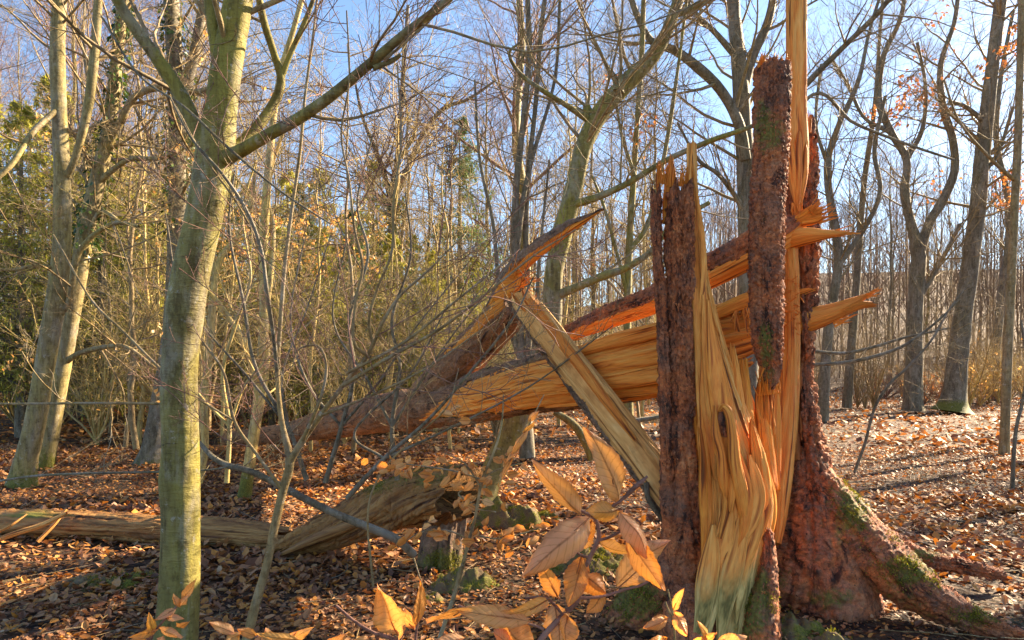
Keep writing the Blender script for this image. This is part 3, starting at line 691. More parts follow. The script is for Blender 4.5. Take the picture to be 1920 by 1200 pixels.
# the right half of the trunk: standing wall of bark with brown wood inside, down to the butt
RT = [(1500, 250, 4.6, 27, .05), (1499, 330, 4.6, 29, .09), (1496, 400, 4.6, 32, .12), (1496, 480, 4.58, 30, .14), (1496, 560, 4.56, 27, .15), (1494, 640, 4.54, 27, .16), (1493, 740, 4.5, 30, .18), (1497, 830, 4.46, 36, .22), (1504, 900, 4.42, 50, .27), (1512, 960, 4.38, 66, .32), (1520, 1020, 4.34, 82, .36), (1530, 1090, 4.3, 98, .40), (1535, 1170, 4.3, 125, .45)]
def rt_keep(Gd):
    px, py = pxy(Gd)
    e = np.interp(py, [250, 400, 460, 600, 700, 800, 860, 900], [1512, 1478, 1498, 1497, 1502, 1506, 1500, 1380])+10*fbm(py*.02, Gd['u']*6, 0, 4)
    inner = (px < e) & (Gd['sx'] > -.1) & (py > 452)
    return ~inner
two(('bark', 'inner_wood'), stump, RT, ('spruce_bark', 'bark_wood'), 470, 150, rt_keep, dA=d_bark(.018, .036, .065, 40, .03), dB=d_wood(.012, 40, 2.5, 41, .014), jag0=.12, jf=12, cap0=(0, 0, -.05),
    mask=lambda Gd: blob(*pxy(Gd), 1575, 960, 16, 70)*.9+blob(*pxy(Gd), 1560, 1120, 60, 24)*.7)
piece('bark_strip', stump, [(1522, 215, 4.62, 3, .015), (1521, 260, 4.6, 7, .03), (1519, 330, 4.58, 9, .04), (1514, 400, 4.56, 12, .05), (1508, 450, 4.55, 14, .05)], 'spruce_bark', 90, 26, disp=d_bark(.008, .02, .03, 43, .006), sharp0=.15)
piece('inner_wood', stump, [(1480, 440, 4.42, 14, .04), (1482, 520, 4.40, 15, .05), (1483, 620, 4.38, 17, .05), (1480, 720, 4.34, 20, .06), (1474, 800, 4.28, 22, .07), (1466, 880, 4.2, 22, .07), (1460, 960, 4.12, 16, .06), (1452, 1020, 4.05, 10, .05)], 'fresh_wood', 220, 36, disp=d_wood(.005, 70, 2, 45, .005))
# the tall pale board running up out of the picture, twisting into a tongue
piece('tall_shard', stump, [(1493, -420, 4.5, 22, .03), (1493, -200, 4.5, 20, .04), (1493, -40, 4.5, 19, .045), (1494, 120, 4.5, 19, .045), (1494, 210, 4.48, 19, .045), (1495, 270, 4.45, 21, .05), (1496, 320, 4.42, 19, .05), (1497, 360, 4.40, 12, .04), (1497, 398, 4.40, 4, .02)], 'pale_wood', 330, 60, expo=2.8, disp=d_wood(.004, 40, .8, 46, .006, .02), sharp1=.05, jag1=.05, jf=6)
for k, rows in enumerate([[(1478, 225, 4.44, 3, .01), (1484, 280, 4.40, 7, .02), (1490, 330, 4.36, 8, .02), (1494, 395, 4.34, 3, .01)], [(1500, 235, 4.43, 3, .01), (1497, 280, 4.39, 7, .02), (1498, 330, 4.35, 7, .02), (1496, 405, 4.33, 2, .01)], [(1511, 250, 4.43, 3, .01), (1509, 300, 4.39, 6, .02), (1506, 340, 4.36, 6, .02), (1500, 385, 4.34, 2, .01)]]):
    piece('shard', stump, rows, 'fresh_wood', 60, 22, disp=d_wood(.004, 80, 2, 50+k, .003), sharp0=.2, sharp1=.2)
# torn pieces sticking out of the trunk on the right
piece('torn_spur', stump, [(1462, 455, 4.42, 16, .05), (1490, 446, 4.36, 19, .06), (1520, 441, 4.30, 16, .05), (1552, 439, 4.26, 9, .03), (1606, 436, 4.22, .8, .003)], 'fresh_wood', 110, 34, disp=d_wood(.004, 60, 2, 54, .005), cap0=(-.02, 0, 0))
for k, rows in enumerate([[(1488, 420, 4.36, 12, .03), (1512, 408, 4.32, 13, .03), (1532, 398, 4.28, 8, .02), (1548, 388, 4.26, 2, .01)], [(1496, 410, 4.34, 7, .02), (1516, 396, 4.30, 8, .02), (1530, 384, 4.27, 3, .01)], [(1505, 418, 4.32, 8, .02), (1530, 412, 4.27, 8, .02), (1546, 402, 4.24, 3, .01)]]):
    piece('splinter', stump, rows, 'amber_wood', 40, 20, disp=d_wood(.006, 90, 6, 55+k, .004), jag1=.04, jf=6)
# roots
def root(rows, seed, nv=200, nu=56, mk=None, mat='spruce_bark'):
    return piece('root', stump, rows, mat, nv, nu, disp=d_bark(.014, .034, .055, seed, .018), mask=mk)
root([(1525, 900, 4.30, 38, .16), (1572, 960, 4.2, 46, .19), (1625, 1025, 4.1, 50, .2), (1680, 1075, 3.98, 46, .17), (1735, 1115, 3.9, 36, .13), (1800, 1150, 3.84, 24, .08), (1870, 1180, 3.78, 17, .05), (1960, 1215, 3.72, 12, .04)], 61, 320, 80,
     lambda Gd: blob(*pxy(Gd), 1715, 1065, 50, 36)+.8*blob(*pxy(Gd), 1600, 950, 30, 50)+.8*blob(*pxy(Gd), 1840, 1155, 50, 14)+.35*(fbm(Gd['s']*6, Gd['u']*5) > .12))
root([(1600, 985, 4.7, 26, .10), (1660, 1020, 4.6, 26, .09), (1720, 1046, 4.6, 20, .07), (1790, 1060, 4.6, 14, .05), (1880, 1078, 4.6, 9, .04)], 62, mk=lambda Gd: blob(*pxy(Gd), 1730, 1040, 45, 16))
root([(1560, 1020, 4.35, 50, .2), (1568, 1080, 4.2, 44, .18), (1570, 1130, 4.1, 30, .12)], 63, 110, mk=lambda Gd: blob(*pxy(Gd), 1562, 1120, 50, 22))
root([(1275, 1060, 3.98, 46, .17), (1225, 1120, 3.95, 50, .17), (1175, 1170, 3.92, 42, .13), (1120, 1215, 3.9, 30, .10), (1060, 1260, 3.88, 18, .07)], 64, 200, 60,
     lambda Gd: blob(*pxy(Gd), 1190, 1125, 60, 44)*1.1+blob(*pxy(Gd), 1120, 1180, 40, 30))
root([(1300, 1120, 3.8, 50, .15), (1300, 1190, 3.66, 60, .16), (1310, 1250, 3.6, 60, .14)], 65, 100)
root([(1480, 1010, 4.3, 34, .2), (1474, 1070, 4.22, 30, .17), (1468, 1120, 4.15, 32, .14)], 66, 110, mk=lambda Gd: .6*blob(*pxy(Gd), 1462, 1090, 26, 40))

# ---- piece of trunk hanging in front of the stump
hang = thing('hanging_trunk_section', P(1440, 720, 4.05), 'upright broken length of bark-covered trunk with pointed lower end wedged in the stump', 'broken trunk')
piece('bark', hang, [(1449, 120, 4.1, 31, .10), (1447, 200, 4.08, 31, .10), (1444, 290, 4.06, 30, .10), (1438, 380, 4.04, 32, .10), (1436, 470, 4.03, 31, .10), (1436, 560, 4.02, 30, .10), (1438, 630, 4.02, 27, .09), (1442, 680, 4.02, 20, .07), (1442, 715, 4.02, 12, .05), (1438, 735, 4.02, 3, .02)], 'spruce_bark', 430, 110,
      disp=d_bark(.009, .022, .030, 70, .012), cap0=(0, 0, -.05), jag0=.05, jf=9,
      mask=lambda Gd: blob(*pxy(Gd), 1442, 250, 34, 45)*.95+blob(*pxy(Gd), 1436, 640, 17, 46)+.6*blob(*pxy(Gd), 1428, 200, 12, 30)+.7*blob(*pxy(Gd), 1442, 700, 14, 30))
spikes(hang, 'splinter', 'amber_wood', [(1424+4.2*k, 126, 4.06+.08*((k*7) % 3), 1423+4.3*k+((k*5) % 4-2), 116-(k*37 % 11)*1.6, 4.06+.08*((k*7) % 3), 2.6) for k in range(14)], 9)
spikes(hang, 'splinter', 'amber_wood', [(1441, 660, 4.0, 1422, 720, 3.98, 7), (1450, 690, 4.0, 1449, 760, 4.0, 5), (1438, 640, 4.09, 1428, 720, 4.1, 9)], 10)

# ---- the fallen trunk
fallen = thing('fallen_spruce_trunk', P(820, 790, 6.6), 'huge fallen spruce trunk split lengthwise, showing bare orange wood towards the stump', 'fallen tree')
def log_keep(Gd):                           # bark where the log is still whole, below and along the top
    px, py = pxy(Gd); lo = Gd['sx']; cx = Gd['cx']
    n = 18*fbm(px*.03, Gd['u']*4, 0, 6)
    bark_ = (px < 812+n-70*np.clip(cx, -1, 1))
    tgt = np.interp(px, [800, 900, 1000, 1100, 1250], [.35, -.62, -.72, -.80, -.95])
    low = (py-np.interp(px, [820, 900, 1000, 1100, 1240], [788, 778, 768, 757, 744])) > n*.3
    return bark_ | low | (lo < -.35)
FT = [(430, 822, 12.6, 12, .15), (540, 812, 10.5, 19, .19), (600, 798, 9.6, 26, .21), (680, 782, 8.4, 33, .23), (750, 769, 7.4, 38, .24), (820, 762, 6.6, 40, .24), (900, 748, 6.0, 44, .24), (1000, 722, 5.4, 52, .24), (1100, 704, 5.0, 60, .24), (1240, 672, 4.7, 70, .22), (1340, 645, 4.55, 62, .19), (1425, 622, 4.45, 48, .15)]
two(('bark', 'split_wood'), fallen, FT, ('log_bark', 'fresh_wood'), 520, 150, log_keep, dA=d_bark(.007, .035, .05, 80, .012), dB=d_wood(.014, 26, .55, 81, .040, .02), expo=2.2, jag1=.35, jf=9, cap0=(0, 0, 0))
def lslat(x0, x1, v0, v1, hw, mat, seed, lift):
    F_ = np.array(FT); rows = []; n = max(4, int((x1-x0)/55)); rg = np.random.default_rng(seed)
    for i in range(n+1):
        t = i/n; px = x0+(x1-x0)*t; cy, Y, h, d = (np.interp(px, F_[:, 0], F_[:, q]) for q in (1, 2, 3, 4)); v = v0+(v1-v0)*t+.05*vn(px*.01, seed, 0, 4)
        w = hw*min(1, .12+3*min(t, 1-t))*(.8+.4*rg.random())*(4.6/Y)**.7
        rows.append((px, cy+v*h, Y-d*math.sqrt(max(.05, 1-v*v))-lift, max(w, .7), max(.006, w*Y/F*.5)))
    piece('sliver', fallen, rows, mat, int(30+(x1-x0)/6), 16, expo=4, disp=d_wood(.004, 70, .8, seed, .004, .008), roll=float(rg.uniform(-25, 25)))
rg = np.random.default_rng(400)
for k in range(30):
    v = -.72+1.36*((k*.618) % 1); x0 = [rg.uniform(850, 1040), rg.uniform(1040, 1230), rg.uniform(1230, 1330)][k % 3]; x1 = min(1440, x0+rg.uniform(130, 380))
    if x0 < 900: v = .1+.5*v
    lslat(x0, x1, v, v+rg.uniform(-.12, .12), rg.uniform(5, 11), ['fresh_wood', 'pale_wood', 'fresh_wood', 'amber_wood', 'fresh_wood'][k % 5], 400+k, rg.uniform(-.01, .03))
# layered boards torn along the grain
BD = [('fresh_wood', [(1060, 668, 4.86, 8, .03), (1150, 640, 4.66, 14, .04), (1240, 618, 4.5, 16, .04), (1330, 590, 4.42, 16, .04), (1420, 560, 4.40, 10, .03)]),
      ('fresh_wood', [(1010, 712, 5.2, 9, .03), (1100, 690, 4.78, 16, .05), (1180, 676, 4.58, 20, .05), (1260, 660, 4.46, 20, .05), (1350, 632, 4.38, 18, .04), (1425, 610, 4.36, 12, .03)]),
      ('fresh_wood', [(1000, 745, 5.25, 8, .03), (1100, 722, 4.8, 13, .05), (1200, 708, 4.56, 17, .05), (1300, 690, 4.44, 16, .05), (1400, 668, 4.38, 8, .03)]),
      ('amber_wood', [(1120, 744, 4.78, 6, .03), (1200, 733, 4.62, 10, .04), (1300, 716, 4.5, 12, .04), (1380, 690, 4.42, 8, .03), (1424, 672, 4.4, 3, .02)]),
      ('amber_wood', [(1320, 600, 4.36, 8, .02), (1360, 580, 4.34, 14, .03), (1410, 560, 4.34, 15, .03), (1470, 545, 4.34, 8, .02)]),
      ('fresh_wood', [(860, 752, 6.2, 5, .03), (930, 735, 5.75, 11, .05), (1000, 715, 5.3, 15, .06), (1060, 700, 5.0, 15, .05), (1130, 690, 4.85, 6, .03)])]
for k, (m, rows) in enumerate(BD):
    piece('board', fallen, rows, m, 180, 44, expo=2.6, disp=d_wood(.006, 45, 1.2, 90+k, .008, .02), jag0=.12, jag1=.2, jf=6, sharp0=.08, sharp1=.08, seed=k+3)
piece('bark_strip', fallen, [(830, 735, 6.3, 4, .03), (880, 712, 5.95, 9, .05), (950, 692, 5.55, 12, .06), (1020, 672, 5.2, 12, .06), (1080, 655, 5.0, 7, .04)], 'grey_bark', 150, 36, disp=d_bark(.008, .03, .05, 97, .008), sharp0=.1, sharp1=.1)
# ends torn out beyond the stump
for k, (m, rows) in enumerate([('fresh_wood', [(1470, 612, 4.5, 24, .06), (1520, 598, 4.45, 22, .06), (1560, 585, 4.42, 17, .05), (1600, 566, 4.4, 9, .03), (1640, 547, 4.38, 1, .005)]),
                               ('amber_wood', [(1480, 622, 4.46, 18, .05), (1530, 606, 4.42, 14, .04), (1580, 586, 4.40, 9, .03), (1615, 572, 4.38, 7, .02), (1650, 571, 4.36, 2, .008)]),
                               ('amber_wood', [(1470, 590, 4.5, 8, .03), (1520, 586, 4.46, 6, .02), (1570, 580, 4.44, 3, .01)]),
                               ('fresh_wood', [(1460, 560, 4.5, 10, .03), (1500, 548, 4.42, 8, .02), (1535, 540, 4.40, 2, .01)])]):
    piece('torn_end', fallen, rows, m, 110, 34, expo=1.8, disp=d_wood(.006, 60, 2, 100+k, .008, .02), jag1=.08, jf=5)
spikes(fallen, 'splinter', 'fresh_wood', [(1372, 575, 4.33, 1392, 640, 4.3, 6), (1380, 572, 4.33, 1378, 622, 4.28, 2.5), (1385, 570, 4.33, 1366, 610, 4.28, 2), (1393, 568, 4.33, 1402, 632, 4.28, 4), (1465, 560, 4.36, 1500, 575, 4.33, 3), (1462, 600, 4.36, 1495, 618, 4.33, 4), (1466, 580, 4.36, 1498, 590, 4.33, 3), (1400, 690, 4.36, 1355, 700, 4.3, 4), (1412, 680, 4.36, 1370, 684, 4.32, 3), (1430, 592, 4.36, 1372, 607, 4.31, 3), (1325, 622, 4.37, 1330, 680, 4.36, 1.5), (1376, 660, 4.36, 1378, 700, 4.34, 1.2)], 11)
spikes(fallen, 'fibre', 'fresh_wood', [(1462+(k*13 % 40), 520+(k*29 % 110), 4.36, 1470+(k*13 % 40)+(k*7 % 21-8), 520+(k*29 % 110)+(k*11 % 25-12), 4.3, 1.1) for k in range(46)], 12, join=True)
# the length of bark-clad trunk folded back up, its torn upper edge
UP = [(764, 784, 6.9, 30, .2), (800, 748, 6.7, 37, .2), (838, 706, 6.4, 38, .2), (876, 666, 6.1, 37, .19), (914, 628, 5.8, 36, .17), (948, 592, 5.55, 34, .15), (966, 570, 5.42, 24, .10)]
def up_keep(Gd):
    px, py = pxy(Gd); q = px+py+7*fbm(Gd['s']*5, Gd['u']*8, 0, 9)
    return ~((q > 1499) & (q < np.interp(py, [560, 620, 670], [1524, 1519, 1500])) & (py < 668) & (Gd['sx'] > -.6))
two(('folded_bark', 'folded_wood'), fallen, UP, ('log_bark', 'amber_wood'), 260, 110, up_keep, dA=d_bark(.006, .03, .05, 110, .010), dB=d_wood(.009, 40, 2, 111, .012), cap1=(0, 0, -.02), cap0=(0, 0, 0))
two(('horn_bark', 'horn_wood'), fallen, [(908, 592, 5.75, 5, .05), (930, 560, 5.6, 11, .07), (952, 522, 5.5, 15, .07), (985, 485, 5.4, 17, .06), (1030, 450, 5.3, 15, .05), (1075, 422, 5.2, 11, .04), (1105, 407, 5.15, 5, .02), (1132, 391, 5.1, .8, .004)], ('grey_bark', 'amber_wood'), 240, 50,
    horn, dA=d_bark(.007, .03, .04, 112, .006), dB=d_wood(.005, 60, 2, 113, .006))
for k, rows in enumerate([[(930, 560, 5.5, 10, .03), (955, 548, 5.42, 12, .03), (972, 533, 5.4, 7, .02), (982, 522, 5.38, 2, .01)], [(948, 548, 5.42, 8, .02), (968, 535, 5.38, 9, .02), (976, 515, 5.36, 3, .01)], [(940, 535, 5.44, 9, .03), (965, 528, 5.40, 8, .02), (990, 518, 5.36, 1, .01)], [(965, 555, 5.35, 8, .02), (985, 552, 5.28, 8, .02), (996, 560, 5.25, 3, .01)]]):
    piece('splinter', fallen, rows, 'amber_wood', 40, 18, disp=d_wood(.008, 80, 5, 115+k, .005), jag1=.05, jf=5)

# ---- bark-clad slab lying across, above the fallen trunk
slab = thing('bark_slab', P(1250, 560, 4.6), 'long slanting bark-covered slab with orange underside resting above the split trunk', 'broken trunk')
two(('bark', 'split_wood'), slab, [(1050, 630, 5.3, 8, .03), (1080, 618, 5.2, 15, .05), (1150, 590, 5.0, 21, .08), (1230, 560, 4.8, 25, .09), (1320, 515, 4.62, 30, .10), (1400, 472, 4.5, 34, .11), (1462, 440, 4.42, 34, .11), (1500, 415, 4.40, 18, .07)], ('spruce_bark', 'fresh_wood'), 330, 84,
    slabk, dA=d_bark(.009, .03, .05, 120, .010), dB=d_wood(.007, 40, 1.4, 121, .012), sharp0=.06)
spikes(slab, 'fibre', 'fresh_wood', [(1040+(k*37 % 260), 640-(k*37 % 260)*.40+(k*13 % 14), 5.0-(k*37 % 260)*.0018, 1062+(k*37 % 260), 632-(k*37 % 260)*.40+(k*17 % 22), 4.95-(k*37 % 260)*.0018, 1.2) for k in range(30)], 13, join=True)
fray(fallen, 1625, 556, 4.38, 22, 14, 34, 8, 5, 'fresh_wood', 501); fray(fallen, 1560, 600, 4.40, 20, 22, 46, 12, 14, 'amber_wood', 502)
fray(fallen, 965, 528, 5.38, 40, 44, 46, 26, 20, 'amber_wood', 503); fray(fallen, 1400, 575, 4.32, -100, 30, 50, 16, 26, 'fresh_wood', 504)
fray(stump, 1525, 405, 4.27, 35, 40, 44, 18, 18, 'amber_wood', 505); fray(stump, 1560, 438, 4.25, 4, 20, 50, 6, 6, 'fresh_wood', 506)
fray(stump, 1243, 345, 4.03, 90, 30, 44, 5, 10, 'amber_wood', 507); fray(stump, 1275, 350, 4.03, 90, 36, 40, 5, 26, 'amber_wood', 508)
fray(stump, 1442, 740, 4.0, 95, 40, 46, 8, 22, 'amber_wood', 509); fray(hang, 1450, 122, 4.1, 88, 50, 22, 9, 30, 'amber_wood', 510)
fray(stump, 1495, 380, 4.34, -88, 24, 40, 8, 10, 'fresh_wood', 511); fray(stump, 1512, 250, 4.55, 90, 22, 40, 6, 10, 'fresh_wood', 512)
# ---- leaning plank
plank = thing('leaning_plank', P(1250, 950, 4.6), 'thick weathered split plank leaning from the folded trunk down to the stump', 'plank')
LP_ = [(968, 552, 4.95, 22, .05), (1006, 602, 4.84, 27, .05), (1122, 752, 4.52, 33, .06), (1228, 890, 4.30, 36, .06), (1320, 1010, 4.15, 36, .06)]
def pl_keep(Gd):
    return (-Gd['cx']*PLS > .84+.25*fbm(Gd['s']*4, Gd['u']*9, 0, 7)) | (Gd['sx'] < -.4)
PLS = -1
two(('bark_edge', 'board'), plank, LP_, ('grey_bark', 'weathered_wood'), 330, 70, pl_keep, expo=4.0, dA=d_bark(.010, .022, .04, 130, .006), dB=d_wood(.005, 45, .8, 131, .006), jag0=.06, jf=10, cap0=(0, 0, -.02))
piece('board', plank, [(990, 560, 4.86, 8, .02), (1026, 606, 4.77, 10, .025), (1082, 680, 4.60, 10, .03), (1150, 770, 4.43, 9, .03), (1196, 832, 4.33, 4, .02)], 'fresh_wood', 180, 30, expo=3.5, disp=d_wood(.003, 70, 1, 132, .003), jag0=.04, jag1=.05, jf=5)
piece('board', plank, [(1012, 570, 4.85, 5, .03), (1052, 622, 4.74, 7, .035), (1116, 708, 4.56, 7, .035), (1164, 772, 4.44, 5, .03)], 'weathered_wood', 150, 26, expo=3.5, disp=d_wood(.003, 70, 1, 133, .003), jag0=.03, jag1=.03, jf=5)
spikes(plank, 'splinter', 'amber_wood', [(985, 590, 4.84, 955, 545, 4.9, 6), (996, 590, 4.84, 978, 540, 4.88, 6), (1010, 600, 4.82, 994, 556, 4.85, 5), (1000, 584, 4.9, 1006, 548, 4.92, 6)], 14)

# ================================================================ TREES
def d_beech(seed=0, amp=.05):
    def f(TH, U, R_): 
        return R_*(amp*1.6*vn(np.cos(TH)*1.2, np.sin(TH)*1.2, U*1.1, seed)+amp*vn(np.cos(TH)*3, np.sin(TH)*3, U*3.5, seed+1)+.02*vn(np.cos(TH)*6, np.sin(TH)*6, U*18, seed+2))
    return f
def path(pts, K, sx=1.0):
    R_ = np.array([[*P(p[0], p[1], p[2]), p[3]*p[2]/F] for p in pts])
    X = cat_rom(R_, K); return X[None, :, :3], np.maximum(X[None, :, 3], .0012)*sx
def ptree(name, label, cat, trunk, mat, branches=(), twigs=None, K=70, sides=20, group=None, moss=None, flare=0, seed=0, bmat=None, tmat='twig_bark', amp=.05, vines=None, leaf=None):
    rng = np.random.default_rng(seed)
    base = P(trunk[0][0], trunk[0][1], trunk[0][2])
    t = thing(name, base, label, cat, group)
    C, R = path(trunk, K)
    if flare:
        L = np.concatenate([[0], np.cumsum(np.linalg.norm(np.diff(C[0], axis=0), axis=1))]); R = R*(1+flare*np.exp(-L/.22))[None]
    g = Geo(); V = tubes(g, C, R, sides, disp=d_beech(seed, amp))
    if moss:
        z = V[..., 2]-base[2]; g.C[-1] = (moss*np.clip(1-z/.7, 0, 1)).ravel()
    g.obj('trunk', MT[mat], t)
    allC, allR = [], []
    for bp in branches:
        bC, bR = path(bp, 36); g = Geo(); tubes(g, bC, bR, 12, disp=d_beech(seed+5, amp)); g.obj('branch', MT[bmat or mat], t)
        allC.append(bC); allR.append(bR)
    if twigs:
        g = Geo(); n1, l1, n2, n3 = twigs[:4]; t0 = twigs[4] if len(twigs) > 4 else .35; n4 = twigs[5] if len(twigs) > 5 else 0
        src = []
        if n1:
            src.append(spawn(C, R, n1, rng, (t0, 1), (l1*.45, l1*1.1), (35, 75), 10, .25, .16, .22, .002, lenabs=True))
        for c, r in zip(allC, allR):
            src.append(spawn(c, r, max(4, n1//3), rng, (.2, 1), (l1*.3, l1*.8), (35, 70), 10, .2, .16, .4, .002, lenabs=True))
        C1 = np.concatenate([s[0] for s in src]); R1 = np.concatenate([s[1] for s in src]); tubes(g, C1, R1, 5)
        C2, R2 = spawn(C1, R1, n2, rng, (.2, 1), (.42, .15), (30, 60), 5, .15, .2, .5, .0014); tubes(g, C2, R2, 3)
        C3, R3 = spawn(C2, R2, n3, rng, (.15, 1), (.45, .15), (30, 60), 2 if n4 else 3, .1, .2, .6, .0010)
        tubes(g, C3, R3, 3)
        last = C3
        if n4:
            C4, R4 = spawn(C3, R3, 1, rng, (.15, 1), (.7, .15), (30, 60), 2, .1, .2, .8, .0010); tubes(g, C4, R4, 3); last = C4
        stuff(g.obj('twigs', MT[tmat], t))
        if leaf: leafy(t, last, leaf, rng)
    if vines: ivy(t, C, R, *vines, rng)
    return t, C, R
def leafy(t, C, spec, rng):                # small dry leaves still hanging on some twigs: (count, size, material, name)
    n, size, mat, nm = spec
    M, K, _ = C.shape
    # leaves sit in loose clusters
    c0 = C[:, -1]; k = vn(c0[:, 0]*.9, c0[:, 1]*.9, c0[:, 2]*.9, 77); idx = np.argsort(-k+rng.normal(0, .15, M))[:max(1, n//3)]
    idx = np.resize(idx, n); p = C[idx, rng.integers(0, K, n)]+rng.normal(0, size*.4, (n, 3))
    g = Geo(); leaves(g, p, rng.uniform(.7, 1.2, n)*size, rng.uniform(0, 6.28, n), rng.uniform(.2, 1.4, n), rng.normal(0, .8, n), rng, 1., F4, np.array([[0, 3, 2, 1]]), np.zeros((0, 3), int))
    stuff(g.obj(nm, MT[mat], t))
def ivy(t, C, R, t0, t1, n, rr, size, rng):
    K = C.shape[1]; u = rng.uniform(t0, t1, n); f = u*(K-1); i = np.minimum(f.astype(int), K-2); fr = (f-i)[:, None]
    p = C[0, i]*(1-fr)+C[0, i+1]*fr; r = R[0, i]; a = rng.uniform(0, 6.28, n)
    cl = .6+.6*vn(np.cos(a)*1.5, np.sin(a)*1.5, p[:, 2]*1.2, 9)
    ke = cl > rng.uniform(.1, .9, n)
    p = p+np.stack([np.cos(a), np.sin(a), 0*a], -1)*(r*(1+rng.random(n)*rr*np.clip(cl, 0, 1)))[:, None]
    p = p[ke]; a = a[ke]; m = len(p)
    g = Geo(); leaves(g, p, rng.uniform(.6, 1.3, m)*size, a, rng.uniform(.5, 1.4, m), rng.normal(0, .5, m), rng, 1., F4, np.array([[0, 3, 2, 1]]), np.zeros((0, 3), int))
    stuff(g.obj('ivy', MT['ivy_leaf'], t))

# --- beech standing in front
ptree('beech_tree', 'smooth green-grey beech trunk in front, forking into several limbs above', 'tree',
      [(318, 1310, 3.3, 48), (328, 1230, 3.3, 40), (336, 1120, 3.3, 35), (339, 980, 3.3, 33), (337, 900, 3.3, 35), (339, 840, 3.3, 32), (336, 720, 3.3, 32), (341, 640, 3.3, 32), (346, 600, 3.3, 34), (358, 520, 3.3, 33), (380, 420, 3.3, 32), (397, 330, 3.3, 33), (406, 270, 3.3, 33), (415, 200, 3.3, 28), (426, 120, 3.3, 27), (442, 30, 3.3, 26), (460, -80, 3.3, 24), (480, -300, 3.3, 25), (520, -700, 3.4, 18)], 'beech_bark',
      [[(392, 300, 3.28, 17), (366, 235, 3.26, 14), (335, 170, 3.24, 13), (295, 110, 3.2, 12), (255, 55, 3.15, 11), (220, 0, 3.1, 10), (160, -120, 3.0, 8), (60, -300, 2.9, 5)],
       [(388, 275, 3.36, 14), (345, 200, 3.45, 11), (310, 140, 3.5, 10), (262, 62, 3.6, 9), (215, -10, 3.7, 8), (150, -150, 3.8, 6)],
       [(418, 300, 3.28, 16), (450, 284, 3.22, 12), (505, 252, 3.15, 11), (560, 222, 3.1, 10.5), (620, 180, 3.05, 10), (690, 122, 3.0, 9), (760, 62, 2.95, 8), (830, 8, 2.9, 7), (900, -60, 2.9, 5), (1010, -200, 2.9, 3)],
       [(420, 290, 3.34, 13), (455, 265, 3.4, 10), (490, 228, 3.45, 9.5), (515, 190, 3.5, 9), (527, 150, 3.5, 8), (512, 95, 3.5, 7), (495, 40, 3.5, 7), (482, -30, 3.5, 6), (470, -150, 3.5, 4)],
       [(526, 150, 3.5, 6), (545, 100, 3.5, 5), (568, 50, 3.5, 5), (590, -10, 3.5, 4), (620, -120, 3.5, 3)],
       [(410, 110, 3.3, 14), (403, 70, 3.3, 12), (395, 20, 3.3, 11), (388, -60, 3.3, 10), (370, -220, 3.3, 7)],
       [(700, 128, 2.98, 5), (730, 116, 3.0, 4.5), (752, 103, 3.0, 3)]],
      (12, 2.2, 7, 5, .55), K=220, sides=48, seed=3, moss=.12, amp=.045)
# --- leaning beech with a broken top in the middle
ptree('beech_tree', 'leaning pale beech with a broken branch stub, seen above the folded trunk', 'tree',
      [(900, 955, 7.3, 26), (915, 905, 7.4, 21), (945, 840, 7.5, 22), (980, 770, 7.5, 22), (1015, 680, 7.5, 21), (1034, 600, 7.5, 20), (1038, 520, 7.5, 18), (1054, 440, 7.5, 19), (1078, 350, 7.5, 16), (1096, 270, 7.5, 16), (1130, 205, 7.5, 17), (1180, 150, 7.5, 16), (1225, 105, 7.5, 12), (1250, 60, 7.5, 11), (1275, -10, 7.5, 10), (1310, -120, 7.5, 8), (1370, -300, 7.5, 5)], 'beech_bark',
      [[(1050, 552, 7.45, 9), (1085, 537, 7.3, 8), (1130, 518, 7.2, 8), (1175, 502, 7.1, 7), (1222, 470, 7.0, 6), (1262, 420, 7, 5), (1330, 380, 7, 4)],
       [(1080, 382, 7.45, 8), (1120, 370, 7.3, 7), (1180, 342, 7.2, 6), (1250, 300, 7.1, 5.5), (1330, 265, 7.0, 5), (1420, 232, 6.9, 4), (1500, 180, 6.9, 3)],
       [(1100, 222, 7.45, 7), (1060, 196, 7.3, 5), (1015, 168, 7.2, 4.5), (975, 138, 7.2, 4), (955, 100, 7.1, 3), (975, 80, 7.1, 2)],
       [(1105, 215, 7.5, 9), (1100, 200, 7.5, 8)], [(1160, 172, 7.4, 11), (1166, 150, 7.4, 7)],
       [(1262, 30, 7.5, 7), (1310, 10, 7.5, 6), (1370, -20, 7.5, 5)]],
      (14, 2.4, 8, 6, .5), K=150, sides=28, seed=5, moss=.5, leaf=(160, .05, 'small_leaf', 'dry_leaves'), amp=.06)
# --- left group
ptree('beech_tree', 'left-hand tall beech with pale trunk lit on one side, mossy at the foot', 'tree',
      [(40, 912, 8.7, 24), (47, 870, 8.7, 20), (64, 800, 8.7, 18), (82, 700, 8.7, 17), (102, 580, 8.7, 17), (116, 460, 8.7, 15), (117, 330, 8.7, 14), (111, 200, 8.7, 13), (108, 90, 8.7, 13), (112, -30, 8.7, 12), (116, -300, 8.8, 10), (110, -700, 8.9, 7)], 'pale_bark',
      [[(98, 612, 8.7, 6), (130, 560, 8.7, 5), (150, 470, 8.6, 5), (210, 420, 8.6, 4), (260, 425, 8.5, 3)], [(117, 340, 8.7, 7), (140, 300, 8.6, 6), (165, 200, 8.5, 8), (178, 90, 8.5, 8), (186, -30, 8.5, 7), (200, -200, 8.5, 5)],
       [(112, 200, 8.7, 5), (60, 250, 8.3, 5), (20, 310, 8., 5), (-40, 360, 7.8, 4)], [(118, 505, 8.7, 4), (70, 498, 8.5, 3.5), (20, 506, 8.3, 3), (-30, 500, 8.1, 3)]],
      (22, 3.2, 9, 6, .4, 2), K=110, sides=22, seed=7, moss=.6, flare=.12)
